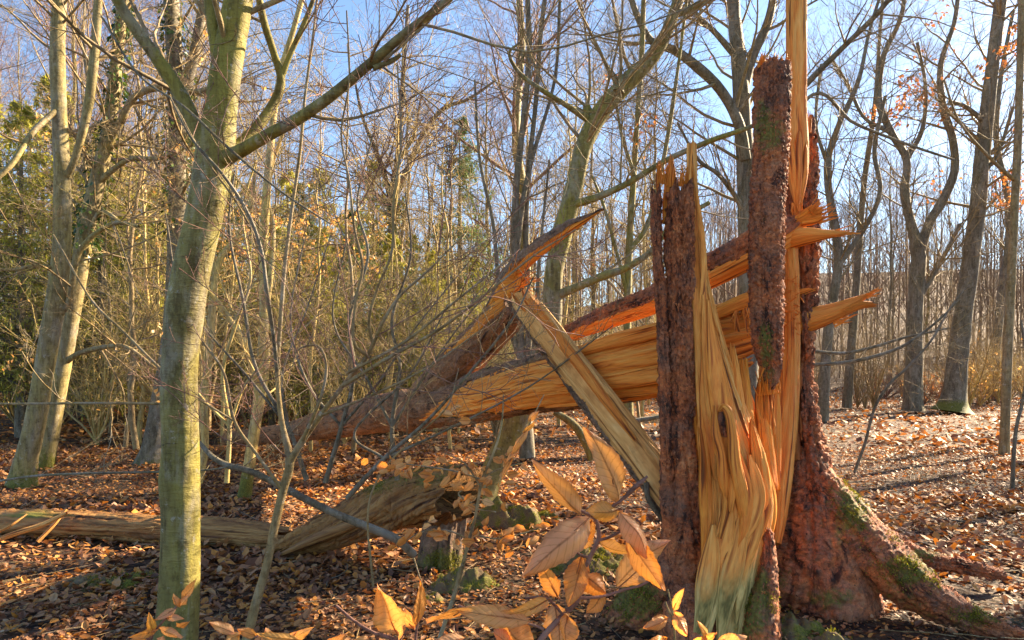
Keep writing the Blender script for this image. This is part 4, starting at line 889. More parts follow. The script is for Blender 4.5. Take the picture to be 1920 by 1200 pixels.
ptree('beech_tree', 'ivy-clad leaning beech just right of the tall one on the left', 'tree',
      [(82, 880, 10.1, 16), (90, 840, 10.1, 15), (108, 740, 10.1, 15), (126, 640, 10.1, 14), (143, 540, 10.1, 14), (160, 440, 10.1, 15), (180, 350, 10.1, 14), (200, 260, 10.1, 12), (212, 180, 10.1, 11), (222, 80, 10.1, 10), (235, -40, 10.1, 9), (255, -300, 10.1, 7)], 'pale_bark',
      [[(192, 290, 10.1, 8), (225, 230, 10, 7), (255, 180, 9.9, 6.5), (310, 163, 9.8, 6), (370, 172, 9.7, 5), (430, 150, 9.7, 4)],
       [(118, 682, 10.1, 6), (150, 662, 10, 5), (200, 650, 9.9, 4.5), (240, 652, 9.8, 4), (290, 690, 9.8, 3)],
       [(180, 345, 10.1, 6), (240, 300, 9.9, 4.5), (300, 296, 9.8, 4), (360, 270, 9.7, 3.5)], [(150, 500, 10.1, 6), (185, 400, 10., 4), (230, 420, 9.9, 4)]],
      (24, 3.0, 9, 6, .35, 2), K=110, sides=22, seed=8, moss=.7, flare=.12, vines=(.33, .78, 1500, 1.1, .08), leaf=(500, .085, 'small_leaf', 'dry_leaves'))
ptree('ivy_covered_tree', 'dark upright tree wrapped in ivy behind the front beech', 'tree',
      [(282, 872, 10.9, 26), (290, 830, 10.9, 20), (305, 740, 11, 18), (322, 620, 11, 17), (330, 480, 11, 16), (332, 340, 11, 15), (330, 200, 11, 14), (326, 80, 11, 14), (320, -40, 11, 13), (318, -350, 11, 10)], 'grey_brown_bark',
      [[(332, 220, 11, 10), (352, 150, 11, 10), (372, 60, 11, 9), (388, -40, 11, 8), (400, -200, 11, 6)], [(331, 290, 11, 5), (270, 298, 10.6, 4), (200, 300, 10.4, 4), (150, 290, 10.2, 3)], [(330, 170, 11, 5), (400, 176, 10.8, 4), (460, 150, 10.7, 3)]],
      (20, 3.0, 9, 6, .4, 2), K=100, sides=20, seed=9, moss=.5, flare=.3, vines=(.36, .92, 2400, 1.5, .09))
ptree('young_beech', 'slim yellow-green young tree standing between the front beech and the fallen trunk', 'tree',
      [(458, 935, 7.9, 13), (466, 880, 7.9, 11), (480, 790, 7.9, 10), (488, 700, 7.9, 9), (495, 600, 7.9, 9), (494, 490, 7.9, 8), (498, 390, 7.9, 8), (506, 290, 7.9, 7), (514, 210, 7.9, 6), (528, 130, 7.9, 6), (552, 50, 7.9, 5), (572, -30, 7.9, 5), (600, -200, 7.9, 3)], 'gold_twig',
      [[(486, 745, 7.9, 7), (470, 670, 7.8, 7), (440, 612, 7.7, 6), (408, 566, 7.6, 5), (380, 530, 7.5, 4), (350, 470, 7.4, 3)], [(495, 600, 7.9, 6), (507, 520, 7.9, 6), (512, 430, 8, 5), (500, 350, 8, 4), (530, 250, 8, 3)],
       [(481, 800, 7.9, 7), (495, 730, 7.9, 6), (500, 640, 7.9, 6), (480, 590, 7.8, 4)]],
      (16, 1.8, 8, 5, .3), K=80, sides=14, seed=10, moss=.9, tmat='gold_twig')
ptree('young_beech', 'crooked pale young tree close behind the right side of the front beech', 'tree',
      [(372, 905, 8.5, 8), (384, 840, 8.5, 7), (382, 760, 8.5, 8), (390, 680, 8.5, 7), (396, 600, 8.5, 7), (402, 530, 8.5, 6), (416, 480, 8.5, 6), (445, 445, 8.5, 5), (470, 380, 8.5, 4), (480, 300, 8.5, 3)], 'gold_twig', [[(404, 520, 8.5, 5), (395, 450, 8.5, 3), (380, 380, 8.4, 2)]],
      (14, 1.6, 8, 5, .2), K=60, sides=12, seed=11, tmat='gold_twig')
ptree('forked_tree', 'distant three-forked tree with ivy in its crotch, in the middle gap', 'tree',
      [(736, 800, 19, 12), (735, 650, 19, 11), (737, 520, 19, 10), (738, 430, 19, 10), (736, 370, 19, 9), (746, 300, 19, 6), (752, 210, 19, 5), (758, 110, 19, 4), (765, 10, 19, 3)], 'grey_brown_bark',
      [[(737, 375, 19, 8), (765, 315, 19, 6), (792, 255, 19, 5), (830, 205, 19, 4), (880, 185, 19, 3), (930, 150, 19, 2)], [(736, 380, 19, 7), (718, 320, 19, 5), (700, 270, 19, 4), (680, 220, 19, 3), (665, 150, 19, 2)], [(736, 390, 19, 6), (700, 360, 19, 4), (665, 320, 19, 3)], [(746, 300, 19, 4), (775, 255, 19, 3), (790, 180, 19, 2)]],
      (28, 3.6, 8, 6, .5, 3), K=70, sides=12, seed=12, vines=(.30, .55, 700, 1.5, .16), tmat='red_twig')
ptree('multi_stemmed_tree', 'cluster of thin dark stems rising behind the upturned torn horn', 'tree',
      [(988, 858, 10.9, 14), (984, 760, 10.9, 11), (974, 620, 10.9, 9), (966, 480, 10.9, 8), (968, 350, 10.9, 7), (982, 220, 10.9, 6), (992, 100, 10.9, 6), (990, -20, 10.9, 5), (1000, -250, 10.9, 4)], 'grey_brown_bark',
      [[(984, 770, 10.9, 8), (992, 600, 10.9, 6), (986, 450, 11, 6), (990, 330, 11, 5), (1004, 200, 11, 4.5), (1012, 80, 11, 4), (1026, -40, 11, 4), (1050, -250, 11, 3)], [(968, 480, 10.9, 6), (980, 380, 10.9, 5), (1000, 290, 11, 4), (1040, 150, 11, 3), (1050, 0, 11, 3)],
       [(984, 700, 10.9, 6), (940, 560, 10.8, 4), (925, 420, 10.8, 3.5), (900, 300, 10.8, 3), (890, 150, 10.8, 2)], [(984, 760, 10.9, 6), (1005, 620, 10.8, 4), (1010, 500, 10.8, 3), (1030, 300, 10.8, 2)]],
      (22, 2.6, 9, 6, .4, 2), K=80, sides=12, seed=13, amp=.08)
ptree('slim_tree', 'slim bare tree just left of the red bark column', 'tree',
      [(1180, 860, 11.2, 9), (1178, 740, 11.2, 8), (1176, 600, 11.2, 7), (1180, 460, 11.2, 7), (1188, 330, 11.2, 6), (1196, 210, 11.2, 5), (1204, 90, 11.2, 5), (1208, -40, 11.2, 4)], 'beech_bark',
      [[(1180, 470, 11.2, 5), (1215, 420, 11.2, 5), (1238, 330, 11.2, 4), (1258, 220, 11.2, 4), (1275, 100, 11.2, 3), (1290, -20, 11.2, 3)], [(1178, 560, 11.2, 4), (1150, 450, 11, 3), (1130, 380, 11, 3), (1110, 330, 11, 2)], [(1190, 330, 11, 4), (1165, 250, 11, 3), (1150, 150, 11, 2)]],
      (24, 2.4, 9, 6, .3, 2), K=70, sides=12, seed=14, leaf=(260, .06, 'rust_leaf', 'dry_leaves'))
ptree('large_oak', 'large grey tree behind the stump with thick limb arching to the left', 'tree',
      [(1398, 835, 13.3, 24), (1402, 700, 13.3, 20), (1404, 560, 13.3, 18), (1402, 440, 13.3, 17), (1398, 320, 13.3, 16), (1392, 210, 13.3, 16), (1384, 110, 13.3, 14), (1376, 20, 13.3, 12), (1374, -80, 13.3, 11), (1380, -350, 13.3, 8)], 'grey_brown_bark',
      [[(1398, 300, 13.2, 11), (1385, 230, 13.1, 10), (1352, 170, 13, 9), (1310, 128, 12.9, 9), (1265, 95, 12.8, 8), (1222, 78, 12.7, 7), (1195, 30, 12.6, 6), (1175, -30, 12.5, 5)], [(1390, 190, 13.3, 9), (1410, 110, 13.3, 9), (1440, 40, 13.2, 8), (1455, -40, 13.2, 7), (1480, -200, 13, 5)],
       [(1384, 110, 13.3, 7), (1340, 60, 13.2, 5), (1300, 20, 13.1, 4), (1260, -40, 13, 3)], [(1400, 330, 13.2, 6), (1450, 230, 12.6, 6), (1510, 160, 12, 6), (1580, 90, 11.5, 5), (1650, 20, 11, 5), (1700, -50, 10.6, 4)], [(1402, 400, 13.3, 5), (1350, 330, 13, 4), (1310, 300, 12.8, 3), (1270, 230, 12.6, 2)],
       [(1402, 360, 13.2, 5), (1520, 180, 12.6, 3.5), (1600, 230, 12.4, 3), (1700, 270, 12.2, 2.5), (1790, 300, 12, 2)]],
      (30, 3.4, 8, 6, .35, 3), K=90, sides=18, seed=15, flare=.3, tmat='twig_bark')
# --- right side
ptree('forked_tree', 'bare tree on the right splitting into two snaking limbs', 'tree',
      [(1712, 770, 23, 17), (1713, 700, 23, 15), (1716, 600, 23, 14), (1721, 520, 23, 13), (1722, 470, 23, 12), (1708, 420, 23, 8), (1697, 360, 23, 8), (1700, 300, 23, 7), (1672, 250, 23, 6), (1648, 190, 23, 6), (1655, 110, 23, 5), (1690, 30, 23, 4), (1700, -60, 23, 3)], 'grey_brown_bark',
      [[(1722, 480, 23, 10), (1742, 420, 23, 8), (1768, 375, 23, 8), (1790, 320, 23, 7), (1786, 260, 23, 7), (1768, 200, 23, 6), (1764, 120, 23, 5), (1790, 40, 23, 4), (1800, -50, 23, 3)], [(1700, 300, 23, 5), (1730, 240, 23, 4), (1735, 160, 23, 3), (1720, 80, 23, 3)], [(1672, 250, 23, 4), (1620, 220, 23, 3), (1590, 160, 23, 3), (1560, 110, 23, 2)], [(1768, 200, 23, 4), (1820, 250, 23, 3), (1850, 300, 23, 2)], [(1724, 560, 23, 5), (1770, 480, 23, 4), (1800, 420, 23, 3)]],
      (34, 4.2, 8, 6, .4, 3), K=80, sides=14, seed=16, amp=.09, flare=.2)
ptree('leaning_tree', 'tall grey tree leaning right with rust-coloured leaves and a mossy foot', 'tree',
      [(1783, 772, 22.6, 26), (1788, 740, 22.6, 20), (1800, 640, 22.6, 16), (1816, 520, 22.6, 15), (1832, 400, 22.6, 14), (1842, 290, 22.6, 13), (1854, 180, 22.6, 12), (1866, 80, 22.6, 11), (1880, -30, 22.6, 10), (1905, -250, 22.6, 8)], 'grey_brown_bark',
      [[(1848, 230, 22.6, 5), (1810, 200, 22.3, 4), (1780, 190, 22, 3)], [(1838, 330, 22.6, 4), (1870, 290, 22.4, 3), (1900, 200, 22.4, 3)]],
      (30, 3.4, 9, 6, .35, 3), K=80, sides=16, seed=17, moss=1.0, flare=.4, leaf=(1500, .16, 'rust_leaf', 'rust_leaves'))
ptree('slim_tree', 'slender brown pole of a tree at the right edge', 'tree',
      [(1883, 852, 11.8, 10), (1885, 780, 11.8, 8), (1890, 640, 11.8, 8), (1898, 480, 11.8, 7), (1906, 320, 11.8, 7), (1912, 160, 11.8, 6), (1916, 10, 11.8, 6), (1922, -200, 11.8, 4)], 'twig_bark', [[(1905, 340, 11.8, 4), (1860, 300, 11.6, 3), (1800, 230, 11.4, 2), (1770, 150, 11.4, 2)]],
      (14, 2.4, 8, 6, .35), K=70, sides=12, seed=18)
ptree('sapling', 'thin bent sapling near the right edge, beside the slender pole tree', 'tree',
      [(1898, 922, 8.2, 4), (1900, 860, 8.2, 3.5), (1906, 800, 8.2, 3), (1918, 750, 8.2, 3), (1925, 690, 8.2, 2.5), (1915, 600, 8.2, 2)], 'grey_brown_bark', (), (6, 1.0, 5, 4, .3), K=40, sides=8, seed=19)
ptree('slim_tree', 'bare curved tree right behind the torn spur of the stump', 'tree',
      [(1543, 790, 18.5, 11), (1546, 700, 18.5, 10), (1556, 600, 18.5, 9), (1572, 500, 18.5, 8), (1566, 430, 18.5, 8), (1556, 370, 18.5, 7), (1552, 300, 18.5, 6), (1575, 230, 18.5, 5), (1610, 150, 18.5, 4), (1630, 60, 18.5, 3), (1660, -40, 18.5, 3)], 'grey_brown_bark',
      [[(1570, 500, 18.5, 6), (1620, 430, 18.4, 5), (1650, 360, 18.3, 4), (1640, 280, 18.3, 4), (1660, 180, 18.2, 3)], [(1552, 310, 18.5, 4), (1530, 230, 18.5, 3), (1540, 120, 18.5, 3)]],
      (30, 3.2, 10, 7, .3, 3), K=70, sides=12, seed=20, amp=.09)
ptree('slim_tree', 'straight thin grey tree between the torn spur and the two-limbed tree', 'tree',
      [(1588, 765, 25, 9), (1594, 680, 25, 8), (1604, 560, 25, 7), (1612, 440, 25, 6), (1622, 330, 25, 5), (1640, 200, 25, 4), (1650, 60, 25, 3), (1660, -60, 25, 2)], 'grey_brown_bark', (), (34, 3.4, 9, 7, .35, 3), K=60, sides=10, seed=21)
ptree('slim_tree', 'pale grey curved tree behind the rust-leaved tree at far right', 'tree',
      [(1862, 752, 30, 9), (1868, 640, 30, 8), (1880, 540, 30, 7), (1892, 440, 30, 6), (1886, 350, 30, 5), (1868, 260, 30, 5), (1876, 150, 30, 4), (1900, 20, 30, 3)], 'grey_brown_bark', (), (34, 4.0, 9, 7, .35, 3), K=60, sides=10, seed=22)

# --- foreground twiggy sapling left of the fallen trunk
ptree('sapling', 'branching sapling with crooked dark twigs in front of the far end of the fallen trunk', 'tree',
      [(462, 1200, 3.3, 9), (480, 1130, 3.3, 9), (500, 1060, 3.3, 8), (514, 990, 3.3, 8), (530, 920, 3.3, 8), (543, 865, 3.3, 8), (528, 790, 3.3, 5), (520, 700, 3.3, 4.5), (526, 600, 3.3, 4), (534, 500, 3.3, 3.6), (546, 400, 3.3, 3.4), (562, 290, 3.3, 3), (572, 180, 3.3, 2.6), (588, 60, 3.3, 2.3), (600, -60, 3.3, 2)], 'twig_bark',
      [[(542, 868, 3.3, 7), (575, 815, 3.25, 6), (612, 765, 3.2, 5), (650, 715, 3.15, 4.5), (690, 665, 3.1, 4), (720, 600, 3.0, 3), (750, 555, 3.0, 2.5), (800, 510, 2.9, 2), (870, 440, 2.9, 1.6)],
       [(568, 825, 3.2, 4), (600, 750, 3.1, 3), (612, 690, 3.1, 2.6), (598, 650, 3.1, 2.3), (560, 655, 3.1, 1.8), (548, 690, 3.1, 1.3)],
       [(690, 668, 3.1, 3.2), (663, 640, 3.0, 3), (668, 560, 3.0, 2.8), (680, 500, 3.0, 2.6), (665, 430, 3.0, 2.4), (655, 340, 3.0, 2.2), (640, 250, 3.0, 2), (655, 150, 3.0, 1.8), (650, 20, 3.0, 1.4)],
       [(700, 650, 3.1, 3), (692, 600, 3.05, 2.8), (708, 540, 3.05, 2.6), (735, 470, 3.0, 2.4), (738, 380, 3.0, 2.2), (752, 260, 3.0, 1.8), (745, 120, 3.0, 1.5)],
       [(640, 725, 3.1, 4), (730, 670, 3.0, 3.6), (820, 620, 2.9, 3), (900, 560, 2.8, 2.4), (1000, 480, 2.8, 1.8), (1080, 430, 2.8, 1.2)],
       [(650, 700, 3.1, 3), (760, 640, 2.95, 2.8), (860, 560, 2.9, 2.2), (960, 480, 2.9, 1.6)], [(600, 780, 3.2, 3), (700, 740, 3.1, 2.4), (800, 690, 3.0, 1.8), (900, 620, 3.0, 1.2)],
       [(530, 920, 3.3, 3.5), (480, 850, 3.2, 3), (440, 790, 3.15, 2.8), (420, 700, 3.1, 2.4), (380, 640, 3.1, 2)], [(524, 690, 3.3, 3), (500, 560, 3.2, 2.6), (490, 480, 3.2, 2.3), (450, 390, 3.15, 2), (380, 290, 3.1, 1.8), (330, 200, 3.05, 1.4)]],
      (15, .9, 6, 4, .25), K=120, sides=12, seed=24, tmat='red_twig')
for (nm, bx, by, Y0, pts, sd_) in [('dark bare sapling leaning right under the fallen trunk', 650, 935, 4.6, [(720, 860), (800, 790), (880, 700), (960, 600), (1000, 520)], 26), ('tangled dark sapling just right of the thin forked sapling', 610, 905, 5.2, [(640, 800), (665, 700), (655, 600), (690, 480), (670, 380), (700, 250)], 27),
                             ('bare sapling arching left behind the forked sapling', 575, 900, 6.0, [(540, 800), (480, 690), (455, 560), (430, 430), (440, 320)], 28), ('pale crooked sapling between the front beech and the forked sapling', 425, 905, 6.2, [(430, 800), (418, 700), (445, 600), (470, 520), (455, 400), (480, 300)], 29), ('thin bare sapling rising before the folded trunk', 745, 900, 4.9, [(735, 800), (750, 690), (735, 600), (770, 480), (760, 360)], 30)]:
    n = len(pts)
    ptree('sapling', nm, 'tree', [(bx, by, Y0, 5)]+[(x_, y_, Y0, 4-3*i/n) for i, (x_, y_) in enumerate(pts)], 'grey_brown_bark' if sd_ != 29 else 'gold_twig',
          [[(pts[0][0], pts[0][1], Y0, 3), ((pts[1][0]+bx)/2-60, pts[1][1]+20, Y0, 2.4), (pts[2][0]-110, pts[2][1], Y0, 1.8), (pts[3][0]-120, pts[3][1]-30, Y0, 1.2)], [(pts[0][0], pts[0][1], Y0, 3), (pts[1][0]+50, pts[1][1]+10, Y0, 2.2), (pts[2][0]+120, pts[2][1]+20, Y0, 1.6), (pts[3][0]+190, pts[3][1]+10, Y0, 1)]],
          (13, 1.0, 6, 4, .15), K=60, sides=8, seed=sd_, tmat='red_twig' if sd_ % 2 else 'twig_bark')
t, C, R = ptree('bent_branch', 'bluish-grey fallen branch bowed over the ground between front beech and hollow log', 'branch',
      [(372, 828, 4.2, 3.5), (400, 858, 4.15, 5), (430, 874, 4.1, 6), (470, 884, 4.0, 6), (520, 908, 3.95, 6.5), (580, 940, 3.9, 7), (640, 968, 3.9, 7.5), (700, 992, 3.95, 8), (745, 1012, 4.0, 8), (775, 1040, 4.1, 8)], 'grey_brown_bark', (), (7, .7, 5, 3, .1), K=60, sides=12, seed=25)
def twig_thing(name, label, pts, mat='twig_bark', n=(5, .5, 4, 3, .1), seed=0, cat='twig', leaf=None):
    return ptree(name, label, cat, pts, mat, (), n, K=50, sides=6, seed=seed, leaf=leaf)
twig_thing('thin_branch', 'thin bare branch reaching level across the left edge to the front beech', [(-30, 757, 3.6, 2.4), (60, 757, 3.5, 2.6), (150, 756, 3.4, 2.6), (240, 756, 3.35, 2.6), (318, 757, 3.3, 3)], seed=31)
twig_thing('thin_branch', 'long dark twig lying level above the litter left of the front beech', [(-20, 905, 4.2, 2), (60, 893, 4.1, 2.5), (150, 888, 4., 2.5), (240, 886, 4., 2.5), (330, 884, 4., 2.5), (400, 880, 4, 2), (450, 870, 4, 1.5)], 'grey_brown_bark', seed=32)
twig_thing('thin_branch', 'slanting pale twig running down from upper left to the front beech', [(100, 440, 4, 1.6), (170, 560, 3.9, 2), (230, 620, 3.8, 2.2), (300, 690, 3.7, 2.4), (360, 740, 3.7, 2.4), (440, 790, 3.7, 1.8)], seed=33)
twig_thing('thin_branch', 'long twig slanting across the trunk fork of the front beech', [(190, 30, 3.1, 2), (260, 140, 3.05, 2.2), (345, 200, 3.0, 2.6), (420, 270, 3.0, 3), (490, 330, 3, 2.6), (545, 372, 3, 2.2), (620, 420, 3., 1.6)], 'grey_brown_bark', seed=34)
twig_thing('thin_branch', 'arching grey shoot passing right of the front beech', [(318, 180, 2.9, 1.6), (360, 260, 2.9, 2.4), (420, 330, 2.9, 3), (465, 400, 2.95, 3.4), (490, 470, 3, 3.6), (500, 540, 3, 3.6), (512, 620, 3.1, 3.8), (520, 700, 3.2, 4)], 'grey_brown_bark', seed=35)
twig_thing('bare_shoot', 'crooked bare shoot rising from the litter right of the root', [(1602, 885, 6.3, 3), (1622, 830, 6.3, 3), (1640, 765, 6.3, 2.8), (1668, 720, 6.3, 2.6), (1700, 690, 6.3, 2.4), (1745, 640, 6.3, 2.2), (1780, 580, 6.3, 1.8), (1810, 540, 6.3, 1.2)], 'grey_brown_bark', (8, .9, 5, 3, .3), seed=36, cat='shoot')
twig_thing('thin_branch', 'upper of two dark branches reaching right from behind the stump', [(1500, 655, 6.8, 3.4), (1580, 662, 6.8, 3.2), (1640, 650, 6.8, 3), (1700, 632, 6.8, 2.4), (1780, 615, 6.8, 1.6)], 'grey_brown_bark', (8, .9, 5, 3, .1), seed=37)
twig_thing('thin_branch', 'lower of two dark branches reaching right from behind the stump', [(1500, 685, 6.6, 4), (1580, 680, 6.6, 3.8), (1640, 668, 6.6, 3.4), (1700, 645, 6.6, 2.8), (1760, 600, 6.6, 2), (1800, 560, 6.6, 1.4)], 'grey_brown_bark', (8, .9, 5, 3, .1), seed=38)

# ---- far trees: a few kinds, copied with shared meshes
def proto_tree(seed, h, r0, n1, mat, tmat, lean=.02, leafspec=None, t0=.3, fork=False):
    rng = np.random.default_rng(seed)
    t = bpy.data.objects.new('bare_tree', None); COL.objects.link(t); t['category'] = 'tree'; t['label'] = 'x'
    z = np.linspace(-.3, h, 22); C = np.stack([np.cumsum(rng.normal(0, lean*h/22*3, 22)), np.cumsum(rng.normal(0, lean*h/22*3, 22)), z], -1)[None]
    C[0, :, :2] -= C[0, 0, :2]
    R = (r0*(1-np.linspace(0, 1, 22)**1.2*.9)*(1+.5*np.exp(-(z+.3)/.5)))[None]
    g = Geo(); tubes(g, C, R, 10, disp=d_beech(seed, .06)); g.obj('trunk', MT[mat], t)
    g = Geo()
    C1, R1 = spawn(C, R, int(n1*1.1), rng, (t0, .98), (.12*h, .30*h), (30, 65), 9, .45, .17, .42, .005, lenabs=True); tubes(g, C1, R1, 5)
    C2, R2 = spawn(C1, R1, 10, rng, (.2, 1), (.42, .15), (30, 60), 6, .2, .2, .5, .0032); tubes(g, C2, R2, 3)
    C3, R3 = spawn(C2, R2, 8, rng, (.15, 1), (.45, .15), (30, 60), 3, .1, .2, .6, .0025); tubes(g, C3, R3, 3)
    C4, R4 = spawn(C3, R3, 1, rng, (.15, 1), (.8, .2), (30, 60), 2, .1, .2, .8, .0022); tubes(g, C4, R4, 3)
    stuff(g.obj('crown', MT[tmat], t))
    if leafspec: leafy(t, C4, leafspec, rng)
    return t
def proto_spruce(seed, h, mat, rad=.17):
    rng = np.random.default_rng(seed)
    t = bpy.data.objects.new('spruce_tree', None); COL.objects.link(t); t['category'] = 'tree'; t['label'] = 'x'
    z = np.linspace(-.3, h, 16); C = np.stack([0*z, 0*z, z], -1)[None]; R = (.018*h*(1-np.linspace(0, 1, 16)*.95))[None]
    g = Geo(); tubes(g, C, R, 8); g.obj('trunk', MT['grey_brown_bark'], t)
    n = 150; zz = rng.uniform(.12, .99, n)**1.0*h; a = rng.uniform(0, 6.28, n); L = (h-zz)*rad*1.3+.25; L = np.minimum(L, h*rad)*rng.uniform(.6, 1.15, n)
    K = 8; s = np.linspace(0, 1, K)[None]
    x = np.cos(a)[:, None]*L[:, None]*s; y = np.sin(a)[:, None]*L[:, None]*s
    zc = zz[:, None]+L[:, None]*(.18*s-.50*s**2+.18*s**3)
    B = np.stack([x, y, zc], -1); BR = .012*L[:, None]*(1-s*.8)+.004
    g = Geo(); tubes(g, B, BR, 3)
    C2, R2 = spawn(B, BR, 16, rng, (.15, 1), (.30, .10), (40, 70), 5, -.12, .08, .6, .003, bias=None)
    tubes(g, C2, R2, 3); stuff(g.obj('branches', MT['grey_brown_bark'], t))
    # needles: fine slips along each side twig
    m = len(C2); q = 8; idx = np.repeat(np.arange(m), q); f = rng.uniform(0, 3.99, m*q); i = f.astype(int); fr = (f-i)[:, None]
    p = C2[idx, i]*(1-fr)+C2[idx, i+1]*fr; d = C2[idx, i+1]-C2[idx, i]; d /= np.linalg.norm(d, axis=1, keepdims=True)
    yaw = np.arctan2(d[:, 1], d[:, 0])+rng.normal(0, .75, m*q); pit = -np.arcsin(np.clip(d[:, 2], -1, 1))+rng.normal(.25, .4, m*q)
    sl = np.array([[0, 0, 0], [.5, .10, 0], [1, 0, 0], [.5, -.10, 0]])
    g = Geo(); leaves(g, p, rng.uniform(.10, .24, m*q), yaw, pit, rng.uniform(-1, 1, m*q), rng, 1., sl, np.array([[0, 3, 2, 1]]), np.zeros((0, 3), int))
    stuff(g.obj('needles', MT[mat], t))
    return t
def proto_shrub(seed, h, n, mat, leafspec=None, spreadang=(8, 38)):
    rng = np.random.default_rng(seed)
    t = bpy.data.objects.new('bare_shrub', None); COL.objects.link(t); t['category'] = 'shrub'; t['label'] = 'x'
    C = np.array([[[0, 0, -.1], [0, 0, .05], [0, 0, .15]]], float); R = np.full((1, 3), .03)
    C1, R1 = spawn(C, R, n, rng, (.2, 1), (h*.6, h*1.1), spreadang, 10, .1, .14, .8, .004, lenabs=True); R1 = np.maximum(R1, .005+.010*(1-np.linspace(0, 1, 10))[None])
    g = Geo(); tubes(g, C1, R1, 5)
    C2, R2 = spawn(C1, R1, 9, rng, (.2, 1), (.38, .16), (25, 60), 6, .12, .22, .5, .0030); tubes(g, C2, R2, 3)
    C3, R3 = spawn(C2, R2, 5, rng, (.15, 1), (.5, .2), (30, 65), 4, .1, .22, .6, .0022); tubes(g, C3, R3, 3)
    stuff(g.obj('stems', MT[mat], t))
    if leafspec: leafy(t, C3, leafspec, rng)
    return t
ZN = [(110, 'at the far left edge'), (250, 'right of the left beech pair'), (420, 'close behind the front beech'), (560, 'right of the front beech'), (700, 'above the fallen trunk end'), (850, 'behind the folded trunk'), (960, 'left of the upturned horn'), (1100, 'beneath the torn horn tip'), (1230, 'left of the red bark column'), (1480, 'seen behind the stump'), (1600, 'just right of the stump'), (1690, 'left of the two-limbed tree'), (1770, 'right of the two-limbed tree'), (1860, 'beside the rust-leaved tree'), (5000, 'at the far right edge')]
def zone(x, y):
    px = 960+F*x/y
    return next(t for a, t in ZN if px < a)
def auto(o, x, y, sc, noun, lo, hi, kind=''):
    size = 'small ' if sc < lo else ('tall ' if sc > hi else 'middling ')
    return (size+kind+noun+' '+zone(x, y)).strip()
used = set()
def place(o, x, y, rz, sc, label, group):
    if o.name in used: o = copy_tree(o, (x, y, float(gz(x, y))), rz, sc, label)
    else: used.add(o.name); o.location = (x, y, float(gz(x, y))); o.rotation_euler = (0, 0, rz); o.scale = (sc,)*3; o['label'] = label
    o['group'] = group
    return o
rng = np.random.default_rng(21)
BT = [proto_tree(41, 17, .14, 26, 'grey_brown_bark', 'twig_bark'), proto_tree(42, 20, .17, 30, 'beech_bark', 'red_twig', .03), proto_tree(43, 14, .09, 24, 'grey_brown_bark', 'red_twig', .03, None, .2),
      proto_tree(44, 16, .11, 28, 'pale_bark', 'gold_twig', .025, None, .25)]
# left and middle: many, golden; right: fewer and greyer
for k in range(50):
    y = rng.uniform(20, 46); px = rng.uniform(-120, 1330); x = (px-960)/F*y
    if px > 820 and rng.random() < .3: continue
    sc = rng.uniform(.7, 1.15); place(BT[[3, 1, 2, 0][k % 4]], x, y, rng.uniform(0, 6.28), sc, auto(0, x, y, sc, '%s tree' % ('near-row' if y < 30 else 'far-row'), .85, 1.0, ['golden-twigged ', 'olive-barked ', 'reddish-twigged ', 'grey '][k % 4]), 'forest trees behind the clearing on the left and in the middle')
for k in range(17):
    y = rng.uniform(34, 64); px = rng.uniform(1330, 2050); x = (px-960)/F*y
    sc = rng.uniform(.7, 1.05); place(BT[[0, 2, 1][k % 3]], x, y, rng.uniform(0, 6.28), sc, auto(0, x, y, sc, '%s bare tree' % ('nearer' if y < 45 else 'farther'), .8, .95, ['grey ', 'reddish-twigged ', 'olive '][k % 3]), 'grey trees beyond the clearing on the right')
for (x, y) in [(27, 12), (15, 2.5), (33, 20), (21, 5.5), (36, 14), (19, 15.5), (25, 20), (16.5, 11), (30, 27), (12, 13), (10.5, 8.2), (15.5, 17.2), (13.5, 10.5)]:  # out-of-view trees, added so their shadows band the ground on the right
    place(BT[int(x) % 3], x, y, x, .8, 'unseen bare tree off to the right, %s metres away' % {27: 'about thirty', 15: 'some fifteen', 33: 'nearly forty', 21: 'some twenty', 36: 'almost thirty-nine', 19: 'about twenty-five', 25: 'some thirty-two', 16.5: 'just under twenty', 30: 'a full forty', 12: 'some eighteen', 10.5: 'just over thirteen', 15.5: 'about twenty-three', 13.5: 'nearly seventeen'}[x], 'unseen trees off to the right, added for their shadows')
SP = [proto_spruce(51, 13, 'needle', .23), proto_spruce(52, 12, 'yellow_needle', .25)]
for (px, y, s, q) in [(862, 22, .74, 0), (600, 15.5, .40, 1), (665, 17, .42, 0), (735, 16.5, .40, 1), (810, 17, .37, 1), (888, 17, .36, 1), (510, 16.5, .42, 1), (190, 16, .60, 1), (40, 15, .62, 1), (-40, 15, .66, 1), (905, 27, .56, 1), (640, 22, .54, 1), (775, 24, .52, 1), (560, 23, .60, 0), (430, 22, .66, 1), (250, 21, .70, 1), (100, 20, .85, 1), (360, 26, .80, 0), (470, 27, .74, 1), (940, 26, .42, 1), (300, 19, .56, 1), (700, 24, .74, 1), (600, 25, .74, 1), (830, 26, .60, 1), (540, 30, .85, 1), (210, 29, 1.0, 1)]:
    place(SP[q], (px-960)/F*y, y, px*.37, s, 'blue-green spruce with a pointed top, in the middle gap' if px == 862 else auto(0, (px-960)/F*y, y, s, 'spruce', .65, .85, ['blue-green ', 'yellow-green '][q])+('' if y > 23 else ', nearer row'), 'spruces behind the clearing')
SB = [proto_shrub(61, 3.0, 14, 'gold_twig'), proto_shrub(62, 2.4, 12, 'gold_twig', (120, .07, 'small_leaf', 'dry_leaves')), proto_shrub(63, 3.6, 10, 'twig_bark', None, (5, 28)), proto_shrub(64, 1.5, 16, 'red_twig', (420, .09, 'rust_leaf', 'rust_leaves'), (15, 60))]
